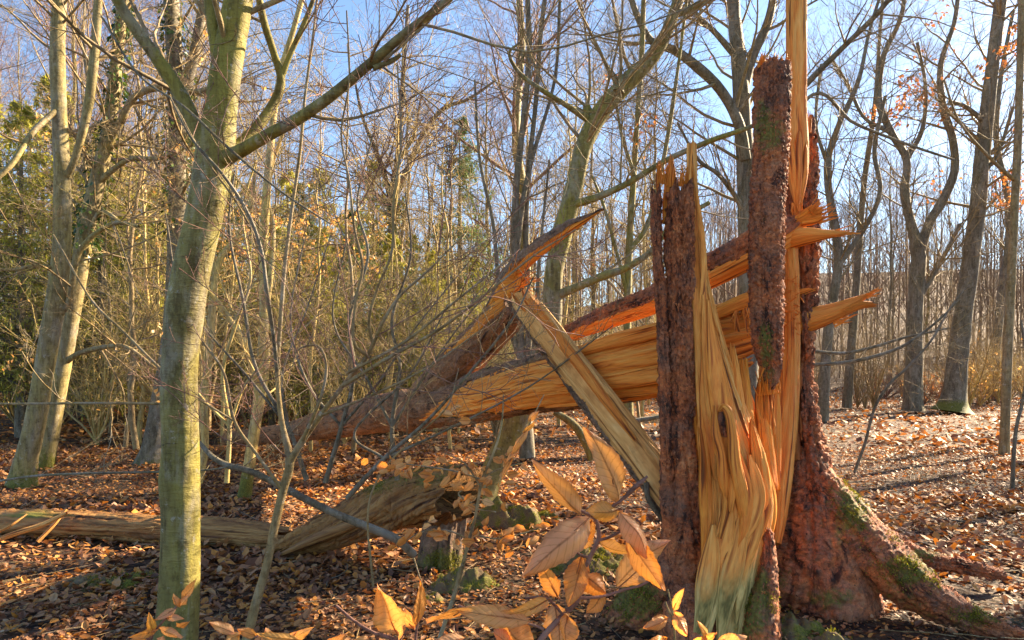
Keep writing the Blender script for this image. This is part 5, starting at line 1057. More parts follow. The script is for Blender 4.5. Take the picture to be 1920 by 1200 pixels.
for k in range(32):
    y = 13+12*rng.random()**1.1; px = rng.uniform(-100, 1230)
    if px > 950: y += 5
    sc = rng.uniform(.7, 1.4); place(SB[[0, 1, 2, 0, 2][k % 5]], (px-960)/F*y, y, rng.uniform(0, 6.28), sc, auto(0, (px-960)/F*y, y, sc, '%s thicket shrub' % ('front' if y < 15 else ('mid' if y < 19 else 'back')), .9, 1.15, ['bushy golden ', 'leafy golden ', 'upright brown ', 'bushy golden ', 'upright brown '][k % 5]), 'shrubs of the thicket beyond the fallen trunk')
def proto_sapling(seed, h, r0, mat, leafspec=None, droop=.1):
    rng = np.random.default_rng(seed)
    t = bpy.data.objects.new('forest_sapling', None); COL.objects.link(t); t['category'] = 'tree'; t['label'] = 'x'
    z = np.linspace(-.1, h, 16); C = np.stack([np.cumsum(rng.normal(0, .05, 16)), np.cumsum(rng.normal(0, .05, 16)), z], -1)[None]; C[0, :, :2] -= C[0, 0, :2]
    g = Geo(); tubes(g, C, (r0*(1-np.linspace(0, 1, 16)*.85))[None], 6); g.obj('trunk', MT[mat], t)
    C1, R1 = spawn(C, np.full((1, 16), r0), 24, rng, (.12, .98), (.10*h, .32*h), (45, 85), 8, droop, .22, .35, .004, lenabs=True); g = Geo(); tubes(g, C1, R1*.8, 4)
    C2, R2 = spawn(C1, R1, 7, rng, (.15, 1), (.42, .15), (30, 65), 5, .05, .25, .5, .003); tubes(g, C2, R2, 3)
    C3, R3 = spawn(C2, R2, 4, rng, (.15, 1), (.5, .15), (30, 65), 3, .05, .25, .6, .0022); tubes(g, C3, R3, 3)
    stuff(g.obj('twigs', MT[mat], t))
    if leafspec: leafy(t, C3, leafspec, rng)
    return t
PS = [proto_sapling(81, 6.5, .035, 'gold_twig'), proto_sapling(82, 8.5, .05, 'gold_twig', None, .3), proto_sapling(83, 5, .03, 'gold_twig', (420, .075, 'small_leaf', 'dry_leaves')), proto_sapling(84, 9, .06, 'twig_bark', None, -.1)]
for k in range(84):
    y = 11.5+15*rng.random(); px = rng.uniform(-100, 1230)
    if px > 930: y += 6
    sc = rng.uniform(.65, 1.25); place(PS[2 if k % 9 == 2 else (k % 4 if k % 4 != 2 else 0)], (px-960)/F*y, y, rng.uniform(0, 6.28), sc, auto(0, (px-960)/F*y, y, sc, '%s sapling' % ('front-row' if y < 16 else ('mid-row' if y < 21 else 'back-row')), .85, 1.05, 'leaf-bearing ' if k % 9 == 2 else ['golden ', 'slim golden ', 'golden ', 'brown '][k % 4]), 'thin saplings in the wood beyond the fallen trunk')
for k in range(46):
    y = rng.uniform(23.5, 36); px = rng.uniform(1300, 2000)
    sc = rng.uniform(.6, 1.25); place(SB[[3, 2, 2, 1][k % 4]], (px-960)/F*y, y, rng.uniform(0, 6.28), sc, auto(0, (px-960)/F*y, y, sc, 'shrub at the %s clearing edge' % ('near' if y < 29 else 'far'), .8, 1.05, ['rust-leaved ', 'bare brown ', 'bare brown ', 'leafy golden '][k % 4]), 'shrubs edging the clearing on the right')
# ---- the far wood on the slopes, one mass
g = Geo(); rng = np.random.default_rng(30); n = 850
y = 38+85*rng.random(n)**1.25; x = np.where(rng.random(n) < .62, rng.uniform(0, 1.0, n), rng.uniform(-1.05, 0, n))*(y+10); z = gz(x, y); h = rng.uniform(9, 17, n)
K = 5; s = np.linspace(0, 1, K)
C = np.stack([x[:, None]+np.cumsum(rng.normal(0, .15, (n, K)), 1), y[:, None]+0*s, z[:, None]-.3+h[:, None]*s], -1); R = (.0062*h)[:, None]*(1-s*.85)[None]
tubes(g, C, R, 4)
C1, R1 = spawn(C, R, 13, rng, (.08, 1), (.30, .12), (25, 65), 3, .4, .2, .5, .012); tubes(g, C1, R1, 3)
C2, R2 = spawn(C1, R1, 3, rng, (.2, 1), (.55, .2), (30, 60), 2, .2, .2, .6, .010); tubes(g, C2, R2, 3)
stuff(g.obj('far_woodland', MT['far_twigs']))
g = Geo(); n = 2600; y = 24+110*rng.random(n)**1.6; x = rng.uniform(-1.0, 1.0, n)*(y+8); C = np.stack([x, y, gz(x, y)-.1], -1)[:, None]+np.linspace(0, 1, 4)[None, :, None]*np.stack([rng.normal(0, .35, n), rng.normal(0, .35, n), rng.uniform(.7, 2.6, n)], -1)[:, None]
tubes(g, C, np.full((n, 4), .008)*(1-np.linspace(0, 1, 4)*.7)[None]*(1+y/60)[:, None], 3); C2, R2 = spawn(C, np.full((n, 4), .006), 4, rng, (.2, 1), (.5, .2), (25, 60), 2, .1, .2, .8, .007); tubes(g, C2, R2, 3)
stuff(g.obj('undergrowth', MT['far_twigs']))


# ================================================================ GROUND DETAILS
def mound(name, label, cat, px, Y, r, h, mat, seed, sx=1.0, fuzz=0, sink=.03):
    """a low mossy lump or stone on the litter"""
    t = thing(name, G(px, Y), label, cat); b0 = np.array(t.location)
    n, m = 26, 60; u = np.linspace(0, 1, n)[:, None]; th = np.arange(m)/m*6.2832
    rad = r*u*(1+.28*vn(np.cos(th)*1.5, np.sin(th)*1.5, u*0+seed, seed)+.10*vn(np.cos(th)*5, np.sin(th)*5, u*3, seed))
    x = rad*np.cos(th)*sx; y = rad*np.sin(th)*.8; z = h*np.clip(1-u**2.6, 0, 1)*(1+.5*vn(x*4/r*.5, y*4/r*.5, 0, seed+2))+.03*vn(x*30, y*30, 0, seed)-sink*u
    V = np.stack([x, y, z+0*x], -1)+b0
    i = np.arange(n-1)[:, None]*m; j = np.arange(m)[None]; j2 = (j+1) % m
    g = Geo(); g.add(V, np.stack(np.broadcast_arrays(i+j, i+m+j, i+m+j2, i+j2), -1), col=np.full(n*m, .6)); g.obj('lump', MT[mat], t)
    if fuzz:
        rg = np.random.default_rng(seed); q = rg.integers(0, (n-4)*m, fuzz); p = V.reshape(-1, 3)[q]+rg.normal(0, .006, (fuzz, 3))
        k = fbm(p[:, 0]*9, p[:, 1]*9, 0, seed) > .02; p = p[k]; f = len(p)
        g = Geo(); sl = np.array([[0, 0, 0], [.5, .16, .05], [1, 0, 0], [.5, -.16, .05]])
        leaves(g, p, rg.uniform(.008, .02, f), rg.uniform(0, 6.28, f), rg.uniform(-1.5, -.3, f), rg.uniform(-1, 1, f), rg, 1., sl, np.array([[0, 1, 2, 3]]), np.zeros((0, 3), int))
        stuff(g.obj('moss', MT['moss'], t))
    return t
def fuzz_on(parent, Gd, mk, n, size, seed, nm='moss'):
    """moss tufts growing where the mask of a shaped piece is high"""
    rg = np.random.default_rng(seed); V = Gd['V'].reshape(-1, 3); N_ = Gd['n'].reshape(-1, 3); w = np.clip(mk.ravel()-.05, 0, 1)**1.6*(N_[:, 2] > -.4)*np.clip(.5+2.2*fbm(V[:, 0]*11, V[:, 1]*11, V[:, 2]*11, seed, 4), 0, 1)**2
    if w.sum() <= 0: return
    q = rg.choice(len(V), n, p=w/w.sum()); p = V[q]+rg.normal(0, .005, (n, 3)); nn = N_[q]
    yaw = np.arctan2(nn[:, 1], nn[:, 0])+rg.normal(0, .7, n); pit = -np.arcsin(np.clip(nn[:, 2], -1, 1))+rg.normal(0, .6, n)
    sl = np.array([[0, 0, 0], [.5, .2, .05], [1, 0, 0], [.5, -.2, .05]])
    g = Geo(); leaves(g, p, rg.uniform(.5, 1.2, n)*size, yaw, pit, rg.uniform(-1, 1, n), rg, 1., sl, np.array([[0, 1, 2, 3]]), np.zeros((0, 3), int))
    stuff(g.obj(nm, MT['moss'], parent))

# ---- rotting log on the left
rot = thing('rotting_log', P(300, 1020, 5.8), 'long brown rotting log lying on the leaves at left, flecked with moss', 'log')
def rm(Gd): return np.clip(.55*blob(*pxy(Gd), 60, 968, 70, 14)+.3*(Gd['n'][..., 2] > .7)*(.5+fbm(Gd['s']*3, Gd['u']*3, 0, 3)), 0, 1)
piece('trunk', rot, [(-160, 972, 6.3, 24, .12), (-20, 982, 6.2, 25, .12), (100, 985, 6.1, 25, .12), (220, 990, 6.0, 27, .13), (330, 996, 5.9, 27, .13), (430, 1001, 5.8, 27, .12), (500, 1006, 5.7, 24, .10), (560, 1006, 5.6, 12, .06)], 'rotten_wood', 330, 70, disp=lambda *a: d_wood(.007, 30, 1.4, 140, .020)(*a)+d_bark(.006, .04, .10, 149, .018)(*a), jag1=.25, jf=6, cap0=(0, 0, 0), mask=rm)
hol = thing('hollow_log', P(700, 1000, 5.3), 'twisted mossy hollow log end propped up behind the orange leaf sprays', 'log')
HL = [(500, 1040, 5.45, 6, .03), (560, 1022, 5.42, 20, .08), (630, 994, 5.38, 34, .12), (700, 962, 5.34, 48, .16), (760, 942, 5.3, 56, .19), (812, 930, 5.18, 58, .20), (848, 926, 5.02, 56, .19), (876, 924, 4.86, 50, .17)]
def hm(Gd): return np.clip(.62*np.clip(Gd['n'][..., 2]*1.6-.3, 0, 1)*blob(*pxy(Gd), 770, 905, 150, 60)*(1+.8*fbm(Gd['s']*5, Gd['u']*7, 0, 8)), 0, 1)
Gd = sweep(HL, nv=240, nu=90, disp=lambda *a: d_wood(.012, 42, 1.8, 142, .034, .05)(*a)+d_bark(.012, .05, .09, 148, .03)(*a), roll=[0, 25, 60, 90], jag1=.14, jf=12)
g = Geo(); put(g, Gd, cap1=(-.25, .22, -.02), mask=hm(Gd)); g.obj('shell', MT['rotten_wood'], hol); fuzz_on(hol, Gd, hm(Gd), 3600, .012, 1)
piece('splinter', hol, [(520, 1044, 5.3, 4, .02), (600, 1008, 5.25, 10, .03), (680, 975, 5.2, 8, .03), (720, 955, 5.2, 2, .01)], 'rotten_wood', 60, 20, disp=d_wood(.006, 50, 2, 143, .006))
st2 = thing('mossy_stump', P(835, 1075, 5.1), 'small dark rotten stump with mossy foot under the hollow log', 'tree stump')
SR = [(842, 940, 5.15, 38, .14), (838, 980, 5.12, 36, .14), (832, 1030, 5.1, 37, .15), (828, 1080, 5.08, 44, .17), (826, 1120, 5.05, 56, .2)]
def sm(Gd): return blob(*pxy(Gd), 830, 1062, 60, 40)
Gd = sweep(SR, nv=110, nu=80, disp=d_wood(.018, 30, 2.2, 144, .04), jag0=.08, jf=10)
g = Geo(); put(g, Gd, mask=sm(Gd), cap0=(0, 0, -.1)); g.obj('stump', MT['grey_bark'], st2); fuzz_on(st2, Gd, sm(Gd), 4000, .016, 2)
mound('rotten_stump', 'low grey-brown crumbling stump just right of the hollow log', 'tree stump', 955, 6.3, .24, .20, 'stone', 3, 1.4, 1200)
mound('mossy_mound', 'bright green moss cushion in the sun between the sprays and the plank', 'moss cushion', 1012, 6.6, .20, .10, 'stone', 4, 1.2, 2600)
mound('mossy_mound', 'flat mossy lump beside the thin sapling at the bottom centre', 'moss cushion', 872, 4.6, .17, .10, 'stone', 5, 1.4, 2600)
mound('mossy_mound', 'small moss cushion just in front of the flat mossy lump', 'moss cushion', 800, 4.35, .09, .05, 'stone', 6, 1.2, 900)
mound('mossy_root', 'long mossy buried root hump left of the big stump', 'root', 1120, 4.9, .27, .14, 'stone', 7, 1.6, 3600)
mound('mossy_mound', 'moss patch on the litter behind the plank', 'moss cushion', 1080, 6.0, .16, .07, 'stone', 8, 1.5, 1800)
mound('mossy_mound', 'dark moss patch on the litter left of the front beech', 'moss cushion', 190, 4.7, .22, .05, 'stone', 9, 1.6, 1600)
mound('mossy_mound', 'dark moss patch touching the front beech on its left', 'moss cushion', 262, 4.9, .15, .05, 'stone', 10, 1.5, 1200)
mound('pale_stone', 'pale mossy stone half buried at the foot of the stump', 'stone', 1475, 3.72, .20, .07, 'stone', 12, 1.3, 700)
mound('pale_stone', 'pale flat stone with leaves at the bottom edge', 'stone', 1560, 3.55, .16, .06, 'stone', 13, 1.5, 300)
def stick(name, label, pts, mat='grey_brown_bark', sides=7, cat='stick'):
    t = thing(name, P(*pts[0][:3]), label, cat); C, R = path(pts, 30); g = Geo(); tubes(g, C, R, sides, disp=d_beech(7, .15)); g.obj('stick', MT[mat], t); return t
stick('dead_stick', 'pale split stick leaning on the rotting log', [(70, 1016, 5.7, 4), (100, 985, 5.8, 4), (124, 955, 5.9, 3)], 'weathered_wood')
stick('dead_branch', 'weathered dead branch lying along the left end of the rotting log', [(-20, 1018, 5.6, 5), (30, 1000, 5.6, 6), (80, 984, 5.65, 6), (125, 962, 5.7, 4)], 'weathered_wood')
stick('dead_stick', 'thin grey stick in front of the rotting log at the far left', [(-10, 1000, 5.5, 3), (20, 985, 5.5, 3), (50, 964, 5.6, 2)], 'weathered_wood')
stick('dead_branch', 'dark crooked branch against the left bark column', [(1250, 985, 4.2, 4), (1235, 965, 4.2, 5), (1216, 935, 4.2, 5), (1212, 905, 4.2, 5)], 'grey_brown_bark')
stick('dead_branch', 'dark branches lying behind the leaning plank', [(1140, 806, 9, 5), (1180, 792, 9, 6), (1235, 782, 9, 5), (1300, 775, 9, 4)], 'grey_brown_bark')
stick('dead_branch', 'mossy bowed branch meeting the ground under the fallen trunk', [(1110, 862, 8.2, 9), (1098, 828, 8.2, 8), (1075, 795, 8.2, 7), (1040, 772, 8.2, 6)], 'beech_bark')
rng = np.random.default_rng(70)
for k in range(26):
    y = rng.uniform(3, 14); px = rng.uniform(-20, 1940); a = rng.uniform(0, 3.14); L = rng.uniform(.25, 1.0); g0 = G(px, y, .035); s = np.linspace(0, 1, 8)
    C = np.stack([g0[0]+np.cos(a)*L*s+.04*vn(s*4, k, 0, 1), g0[1]+np.sin(a)*L*s, 0*s], -1); C[:, 2] = gz(C[:, 0], C[:, 1])+.03+.03*s
    g = Geo(); tubes(g, C[None], (.009*(1-.6*s)*rng.uniform(.5, 1.1))[None], 5)
    o = tag(g.obj('fallen_twig', MT[['grey_brown_bark', 'weathered_wood'][k % 2]]), '%s %s fallen twig on the %s litter, %s' % ('short' if L < .6 else 'long', ['grey', 'pale'][k % 2], 'near' if y < 6 else ('middle' if y < 10 else 'far'), zone(G(px, y)[0], y)), 'twig', 'twigs fallen on the leaf litter')
g = Geo(); rng = np.random.default_rng(73); n = 1500; y = 2+16*rng.random(n)**1.5; x = rng.uniform(-.85, .85, n)*y; a = rng.uniform(0, 3.14, n); L = rng.uniform(.06, .4, n); s4 = np.linspace(0, 1, 4)[None]
C = np.stack([x[:, None]+np.cos(a+.0)[:, None]*L[:, None]*s4, y[:, None]+np.sin(a)[:, None]*L[:, None]*s4+rng.normal(0, .008, (n, 4)), 0*x[:, None]*s4], -1); C[..., 2] = gz(C[..., 0], C[..., 1])+.02+rng.uniform(0, .03, n)[:, None]
tubes(g, C, np.full((n, 4), .0028)*rng.uniform(.5, 1.5, n)[:, None], 3); stuff(g.obj('twig_litter', MT['twig_bark']))
g = Geo(); rng = np.random.default_rng(71); n = 700
cl = rng.integers(0, 30, n); cx = rng.uniform(300, 1950, 30); cy = rng.uniform(9, 27, 30); x = (cx[cl]-960)/F*cy[cl]+rng.normal(0, .25, n); y = cy[cl]+rng.normal(0, .25, n)
C = np.stack([x, y, gz(x, y)], -1)[:, None]; b = rng.normal(0, .16, (n, 2)); s = np.linspace(0, 1, 5)[None, :, None]
C = C+np.concatenate([b[:, None]*s**2, (rng.uniform(.15, .45, n))[:, None, None]*(s-.3*s*s)], -1); tubes(g, C, np.full((n, 5), .004)*(1-np.linspace(0, 1, 5)*.8), 3)
stuff(g.obj('dry_grass', MT['dry_grass']))

# ================================================================ BEECH TWIGS WITH THEIR WINTER LEAVES, CLOSE TO THE VIEWER
def big_leaf(parent, b, e, hw, Y0, Y1=None, roll=0.0, bend=.12, fold=.35, wave=.05, seed=0, mat='twig_leaf', curl=.2):
    Y1 = Y1 or Y0; B = P(b[0], b[1], Y0); E = P(e[0], e[1], Y1); L = E-B; Ln = np.linalg.norm(L); L = L/Ln
    Wd = np.cross(L, A(0, 1, 0)); Wd /= np.linalg.norm(Wd); N_ = np.cross(Wd, L)
    if N_[1] > 0: N_ = -N_
    r_ = math.radians(roll); Wd, N_ = Wd*math.cos(r_)+N_*math.sin(r_), N_*math.cos(r_)-Wd*math.sin(r_)
    n, m = 30, 13; t = np.linspace(0, 1, n)[:, None]; v = np.linspace(-1, 1, m)[None]
    w = np.sin(np.pi*np.clip(t, 0, 1)**.85)**.85*(1-.18*t)+.0; w = w*(hw*Y0/F)*1.1
    ser = 1+(.05*np.sin(t*2*np.pi*9)+.10*vn(t*9, seed*5.1, np.sign(v), 4))*(np.abs(v) > .8)
    th = roll*0
    x = t*Ln; y = v*w*ser
    vein = np.cos(2*np.pi*(t*9-np.abs(v)*3.2*.33*3)); hwm = hw*Y0/F
    z = -fold*np.abs(y)*(1-.5*np.abs(v))+.045*hwm*vein*(1-np.abs(v)*.2)*np.clip(w/hwm, 0, 1)+bend*Ln*np.sin(np.pi*t)*1.0-curl*hwm*(v**2)*(t**1.5)*1.6
    z = z+wave*hwm*2.2*vn(t*3+seed, v*1.3, seed*1.7, 5)+.75*hwm*vn(t*1.8, v*.9, seed*3.1, 7)+.25*hwm*vn(t*6, v*2.5, seed*1.3, 8)*np.abs(v)
    y = y+.25*hwm*vn(t*1.5, seed*2.3, 0, 6)*np.sin(np.pi*t)
    V = B+x[..., None]*L+y[..., None]*Wd+z[..., None]*N_
    i = np.arange(n-1)[:, None]*m; j = np.arange(m-1)[None]
    g = Geo(); g.add(V, np.stack(np.broadcast_arrays(i+j, i+j+1, i+m+j+1, i+m+j), -1), uv=np.stack(np.broadcast_arrays(v*.5, t), -1))
    tubes(g, (B+L*Ln*np.linspace(-.05, .35, 5)[:, None]+N_*(bend*Ln*np.sin(np.pi*np.clip(np.linspace(-.05, .35, 5), 0, 1)))[:, None]-N_*.0006)[None], np.full((1, 5), .0007), 4)
    return g.obj('leaf', MT[mat], parent)
def stem(parent, pts, nm='stem', mat='red_twig', sides=10):
    C, R = path(pts, 40); g = Geo(); tubes(g, C, R, sides, disp=lambda TH, U, R_: R_*.18*vn(np.cos(TH)*2, np.sin(TH)*2, U*160, 3)); return g.obj(nm, MT[mat], parent)
YF = .66
sp = thing('beech_twig', P(1010, 1210, YF), 'close-up beech twig with big coppery dry leaves in front of the stump', 'twig')
stem(sp, [(985, 1240, .64, 6), (1030, 1180, .65, 5.5), (1060, 1150, .66, 5), (1083, 1125, .66, 4.6), (1096, 1080, .66, 4.4), (1106, 1045, .66, 4.6), (1122, 1012, .66, 4), (1121, 985, .66, 3.6), (1113, 970, .66, 3.6), (1098, 962, .66, 3), (1082, 954, .66, 2.4)])
stem(sp, [(1114, 972, .66, 3.4), (1140, 955, .655, 3), (1165, 938, .65, 3), (1188, 916, .65, 4.5), (1204, 902, .65, 4), (1214, 893, .65, .6)], 'bud')
stem(sp, [(1121, 1014, .66, 3), (1145, 1006, .655, 2.6), (1175, 990, .65, 2.2)], 'twig')
stem(sp, [(1106, 1046, .66, 3), (1088, 1040, .66, 2.5), (1070, 1024, .66, 1.8)], 'twig')
stem(sp, [(1085, 1122, .66, 3), (1130, 1118, .665, 2.6), (1170, 1106, .67, 2.4), (1205, 1096, .67, 1.6), (1240, 1075, .67, 1)], 'twig')
stem(sp, [(1055, 1152, .66, 3.4), (1038, 1132, .66, 3), (1018, 1120, .66, 2.4), (985, 1122, .66, 1.6)], 'twig')
for k, (bb, ee, hw, Y0, Y1, ro, be, fo) in enumerate([
    ((1090, 958), (996, 868), 24, .66, .64, -25, .10, .5), ((1154, 938), (1105, 806), 27, .66, .63, 20, .14, .45), ((1110, 966), (982, 1080), 31, .66, .62, 15, .12, .3),
    ((1158, 957), (1106, 962), 19, .65, .64, 0, .06, .2), ((1112, 972), (1090, 1020), 16, .67, .68, 40, .1, .3), ((1162, 960), (1216, 1044), 22, .65, .63, -20, .12, .4),
    ((1124, 1018), (1192, 1034), 15, .66, .66, 35, .08, .5), ((1172, 1006), (1246, 1108), 25, .65, .62, 10, .08, .25), ((1160, 1102), (1252, 1012), 31, .69, .71, 0, .05, .25),
    ((1090, 1042), (1068, 1138), 22, .66, .65, 25, .05, .25), ((1046, 1120), (1014, 1056), 24, .66, .67, -15, .08, .4), ((1090, 1080), (1136, 1112), 20, .66, .65, -20, .08, .3),
    ((1134, 1112), (1098, 1150), 15, .67, .67, 20, .05, .3), ((1102, 990), (1078, 1042), 19, .675, .69, -30, .05, .4), ((1040, 1132), (1050, 1218), 24, .66, .65, -15, .08, .3),
    ((1064, 1150), (1062, 1216), 19, .65, .64, 35, .08, .4), ((1026, 1126), (922, 1156), 15, .65, .63, -40, .10, .5), ((992, 1166), (852, 1142), 20, .64, .62, 25, .08, .4),
    ((876, 1140), (800, 1170), 17, .66, .66, -25, .10, .4), ((940, 1160), (1000, 1212), 26, .66, .65, 10, .1, .3), ((960, 1205), (925, 1185), 14, .65, .65, 0, .1, .3)]):
    big_leaf(sp, bb, ee, hw, Y0, Y1, ro, be, fo, seed=k+1)
stem(sp, [(1020, 1180, .65, 2), (1000, 1172, .65, 2), (960, 1160, .645, 2), (900, 1150, .65, 1.6), (860, 1136, .66, 1.2)], 'twig')
sp2 = thing('beech_twig', P(780, 1215, .8), 'beech twig at the bottom centre with a broad upright copper leaf', 'twig')
stem(sp2, [(800, 1240, .8, 4), (740, 1200, .8, 3.6), (700, 1186, .8, 3.2), (665, 1165, .8, 3), (630, 1135, .8, 2.4)])
stem(sp2, [(778, 1225, .8, 2.6), (780, 1190, .8, 2.4), (786, 1150, .8, 1.4)], 'twig')
for k, (bb, ee, hw, Y0, Y1, ro, be, fo) in enumerate([((746, 1192), (708, 1102), 29, .8, .78, 10, .1, .3), ((780, 1172), (788, 1088), 14, .8, .78, 30, .12, .5), ((776, 1180), (752, 1146), 15, .81, .81, -20, .08, .3), ((690, 1196), (604, 1222), 14, .8, .78, -30, .1, .4), ((870, 1196), (800, 1216), 15, .8, .78, 20, .1, .4), ((560, 1200), (480, 1188), 10, .85, .84, 20, .1, .4)]):
    big_leaf(sp2, bb, ee, hw, Y0, Y1, ro, be, fo, seed=k+31)
sp3 = thing('beech_twig', P(1265, 1215, 1.05), 'little pale twig with golden leaves against the foot of the stump', 'twig')
stem(sp3, [(1268, 1230, 1.05, 2.4), (1264, 1180, 1.05, 2), (1260, 1140, 1.05, 1.8), (1252, 1105, 1.05, 1)], 'stem', 'pale_bark')
stem(sp3, [(1262, 1165, 1.05, 1.6), (1250, 1135, 1.05, 1.2), (1248, 1128, 1.05, .8)], 'twig', 'pale_bark')
for k, (bb, ee, hw, ro) in enumerate([((1252, 1158), (1208, 1178), 12, 15), ((1262, 1144), (1284, 1102), 9, -40), ((1264, 1148), (1288, 1192), 13, -15), ((1250, 1196), (1206, 1214), 9, 20), ((1330, 1204), (1308, 1164), 9, 30), ((1345, 1205), (1400, 1196), 14, -10), ((1300, 1212), (1345, 1190), 12, 20)]):
    big_leaf(sp3, bb, ee, hw, 1.05, 1.03, ro, .1, .35, seed=k+51)
stem(sp3, [(1268, 1230, 1.05, 2), (1310, 1208, 1.05, 1.8), (1345, 1202, 1.05, 1.4), (1370, 1186, 1.05, .8)], 'twig', 'pale_bark')
sp4 = thing('beech_twig', P(280, 1220, 1.3), 'beech twig with small golden leaves crossing the foot of the front beech', 'twig')
stem(sp4, [(250, 1240, 1.3, 2.6), (285, 1190, 1.3, 2.2), (312, 1158, 1.3, 2), (338, 1130, 1.3, 1.6), (352, 1110, 1.3, 1)])
for k, (bb, ee, hw, ro) in enumerate([((344, 1126), (368, 1086), 9, -20), ((338, 1134), (352, 1120), 7, 30), ((338, 1138), (324, 1118), 8, 10), ((330, 1142), (290, 1162), 8, 25), ((312, 1158), (344, 1160), 7, -35), ((300, 1176), (342, 1196), 10, 20), ((296, 1180), (240, 1196), 9, -20), ((288, 1186), (280, 1150), 8, 30), ((330, 1174), (356, 1164), 8, 15), ((300, 1196), (318, 1216), 10, 0), ((276, 1200), (232, 1212), 9, 0)]):
    big_leaf(sp4, bb, ee, hw, 1.3, 1.28, ro, .1, .4, seed=k+71)
sp5 = thing('beech_twig', P(440, 1215, 1.2), 'low spray of orange beech leaves along the bottom edge, right of the front beech', 'twig')
stem(sp5, [(580, 1230, 1.2, 2.4), (520, 1202, 1.2, 2), (450, 1188, 1.2, 1.8), (400, 1172, 1.2, 1.2)])
for k, (bb, ee, hw, ro) in enumerate([((440, 1186), (392, 1166), 9, 20), ((450, 1188), (424, 1206), 10, -10), ((480, 1192), (446, 1180), 9, 30), ((490, 1196), (480, 1214), 10, 0), ((520, 1204), (556, 1186), 9, 20), ((540, 1206), (588, 1176), 9, -20), ((510, 1200), (498, 1180), 8, 10), ((600, 1216), (650, 1190), 11, 15), ((560, 1214), (610, 1210), 10, 0)]):
    big_leaf(sp5, bb, ee, hw, 1.2, 1.18, ro, .1, .4, seed=k+91)
# ---- young beech with leafy level sprays in the middle distance
yb = thing('beech_sapling', G(818, 3.2), 'spindly beech sapling with two level sprays of pale orange leaves', 'sapling')
stem(yb, [(790, 1300, 3.1, 4.5), (830, 1180, 3.0, 4.2), (856, 1100, 3.0, 4), (878, 1020, 3.0, 3.6), (893, 960, 3.0, 3.2), (904, 900, 3.0, 3), (925, 850, 3.0, 2.4), (940, 800, 3.05, 1.8), (944, 740, 3.1, 1.2)], 'stem', 'twig_bark', 8)
SPR = [[(905, 900, 3.0, 2), (860, 885, 2.9, 1.6), (800, 875, 2.85, 1.4), (740, 868, 2.8, 1)], [(905, 896, 3.0, 2), (935, 880, 3., 1.6), (980, 868, 3., 1)], [(880, 1012, 3.0, 2), (840, 995, 2.9, 1.6), (790, 998, 2.8, 1.4), (755, 1020, 2.8, 1)],
       [(884, 1000, 3.0, 2), (930, 1010, 2.95, 1.6), (980, 1000, 2.95, 1.3), (1010, 990, 2.95, 1)], [(895, 950, 3.0, 2), (860, 925, 3.1, 1.4), (905, 905, 3.1, 1)], [(893, 955, 3.0, 1.6), (930, 960, 3.0, 1.2)], [(900, 910, 3., 1.6), (870, 868, 3.1, 1.3), (835, 850, 3.1, 1)]]
lm2 = []
for k in range(8):
    g = Geo(); rr = np.random.default_rng(200+k); leaves(g, A(0, 0, 0)[None], A(1.0), A(0.), A(0.), A(0.), rr, 1.5); lm2.append(g.mesh('leaf', MT['pale_sapling_leaf']))
rng = np.random.default_rng(72)
def hang_leaf(parent, p, s):
    o = bpy.data.objects.new('leaf', lm2[rng.integers(0, 8)]); COL.objects.link(o); o.parent = parent
    o.location = tuple(p-parent_loc(parent)); o.scale = (s, s, s); o.rotation_euler = (rng.uniform(.5, 1.9), rng.uniform(-.3, 1.1), rng.uniform(0, 6.28))
for q, s_ in enumerate(SPR):
    stem(yb, s_, 'twig', 'twig_bark', 6); C, R = path(s_, 40); n = (34, 18, 22, 26, 12, 8, 14)[q]
    for k in range(n): hang_leaf(yb, C[0, rng.integers(5, 40)]+rng.normal(0, 1, 3)*A(.03, .04, .028), rng.uniform(.038, .068))
yc = thing('beech_sapling', G(700, 3.4), 'thin twig with a few hanging pale leaves in front of the fallen trunk', 'sapling')
stem(yc, [(700, 1100, 3.4, 2.4), (690, 960, 3.4, 2), (720, 880, 3.4, 1.8), (790, 810, 3.3, 1.6), (840, 760, 3.2, 1.4), (860, 690, 3.2, 1)], 'stem', 'twig_bark', 6)
for (x_, y_) in [(836, 764), (845, 775), (852, 780), (830, 770), (860, 784), (818, 838), (676, 862), (702, 868), (690, 858)]: hang_leaf(yc, P(x_, y_, 3.25)+rng.normal(0, .008, 3), rng.uniform(.05, .08))
yd = thing('beech_twig', P(985, 900, 2.2), 'twisted pale dangling leaves left of the big copper twig', 'twig')
stem(yd, [(940, 900, 2.2, 1.6), (962, 850, 2.2, 1.6), (990, 800, 2.2, 1.4), (1020, 740, 2.2, 1)], 'stem', 'twig_bark', 6)
for k, (bb, ee, hw, ro) in enumerate([((990, 808), (958, 852), 6, 30), ((992, 790), (1012, 770), 6, -10), ((975, 840), (948, 868), 5, 40), ((960, 860), (940, 900), 6, 20), ((980, 812), (1004, 790), 5, 30)]):
    big_leaf(yd, bb, ee, hw, 2.2, 2.18, ro, .1, .4, seed=k+111)
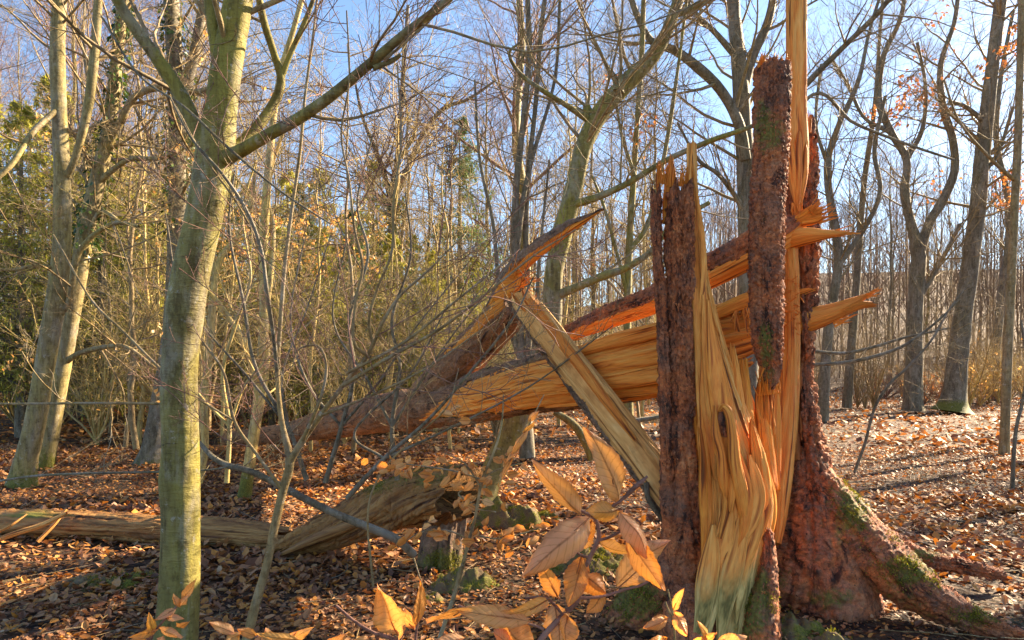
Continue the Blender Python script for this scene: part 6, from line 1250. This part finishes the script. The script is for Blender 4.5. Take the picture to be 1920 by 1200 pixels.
# moss on the big roots and the hanging trunk, as tufts
def mtuft(parent, rows, cx, cy, rx, ry, n, seed, size=.013, nv=160, nu=60, d=(.009, .03, .045)):
    Gd = sweep(rows, nv=nv, nu=nu, disp=d_bark(*d, seed, .014)); fuzz_on(parent, Gd, blob(*pxy(Gd), cx, cy, rx, ry), n, size, seed)
RR1 = [(1525, 900, 4.30, 38, .16), (1572, 960, 4.2, 46, .19), (1625, 1025, 4.1, 50, .2), (1680, 1075, 3.98, 46, .17), (1735, 1115, 3.9, 36, .13), (1800, 1150, 3.84, 24, .08), (1870, 1180, 3.78, 17, .05), (1960, 1215, 3.72, 12, .04)]
mtuft(stump, RR1, 1712, 1055, 95, 60, 3600, 61, nv=320, nu=80)
mtuft(stump, RR1, 1600, 955, 46, 95, 2600, 61, nv=320, nu=80)
mtuft(stump, RR1, 1840, 1150, 90, 26, 1600, 61, nv=320, nu=80)
mtuft(stump, [(1275, 1060, 3.98, 46, .17), (1225, 1120, 3.95, 50, .17), (1175, 1170, 3.92, 42, .13), (1120, 1215, 3.9, 30, .10), (1060, 1260, 3.88, 18, .07)], 1185, 1130, 70, 54, 3600, 64, nv=200)
mtuft(stump, [(1432, 975, 3.82, 8, .04), (1436, 1030, 3.76, 15, .07), (1430, 1090, 3.70, 24, .10), (1424, 1150, 3.64, 34, .13), (1418, 1230, 3.60, 44, .16)], 1405, 1140, 50, 80, 4200, 31, nv=150, d=(.009, .028, .04))

# ---- where several look-alikes came out with the same words, say which is which by their order
from collections import defaultdict
bl = defaultdict(list)
for o in S.objects:
    if o.parent is None and o.get('group') and o.get('label'): bl[o['label']].append(o)
for lb, os_ in bl.items():
    if len(os_) < 2: continue
    os_.sort(key=lambda o: o.location.x/max(o.location.y, .1)); n = len(os_)
    names = {2: ['leftmost', 'rightmost'], 3: ['leftmost', 'middle one', 'rightmost']}.get(n) or ['first from left', 'second from left', 'third from left', 'fourth from left', 'fifth from left', 'sixth from left', 'seventh from left'][:n]
    if len(names) < n: continue
    for o, w in zip(os_, names): o['label'] = lb+', '+w
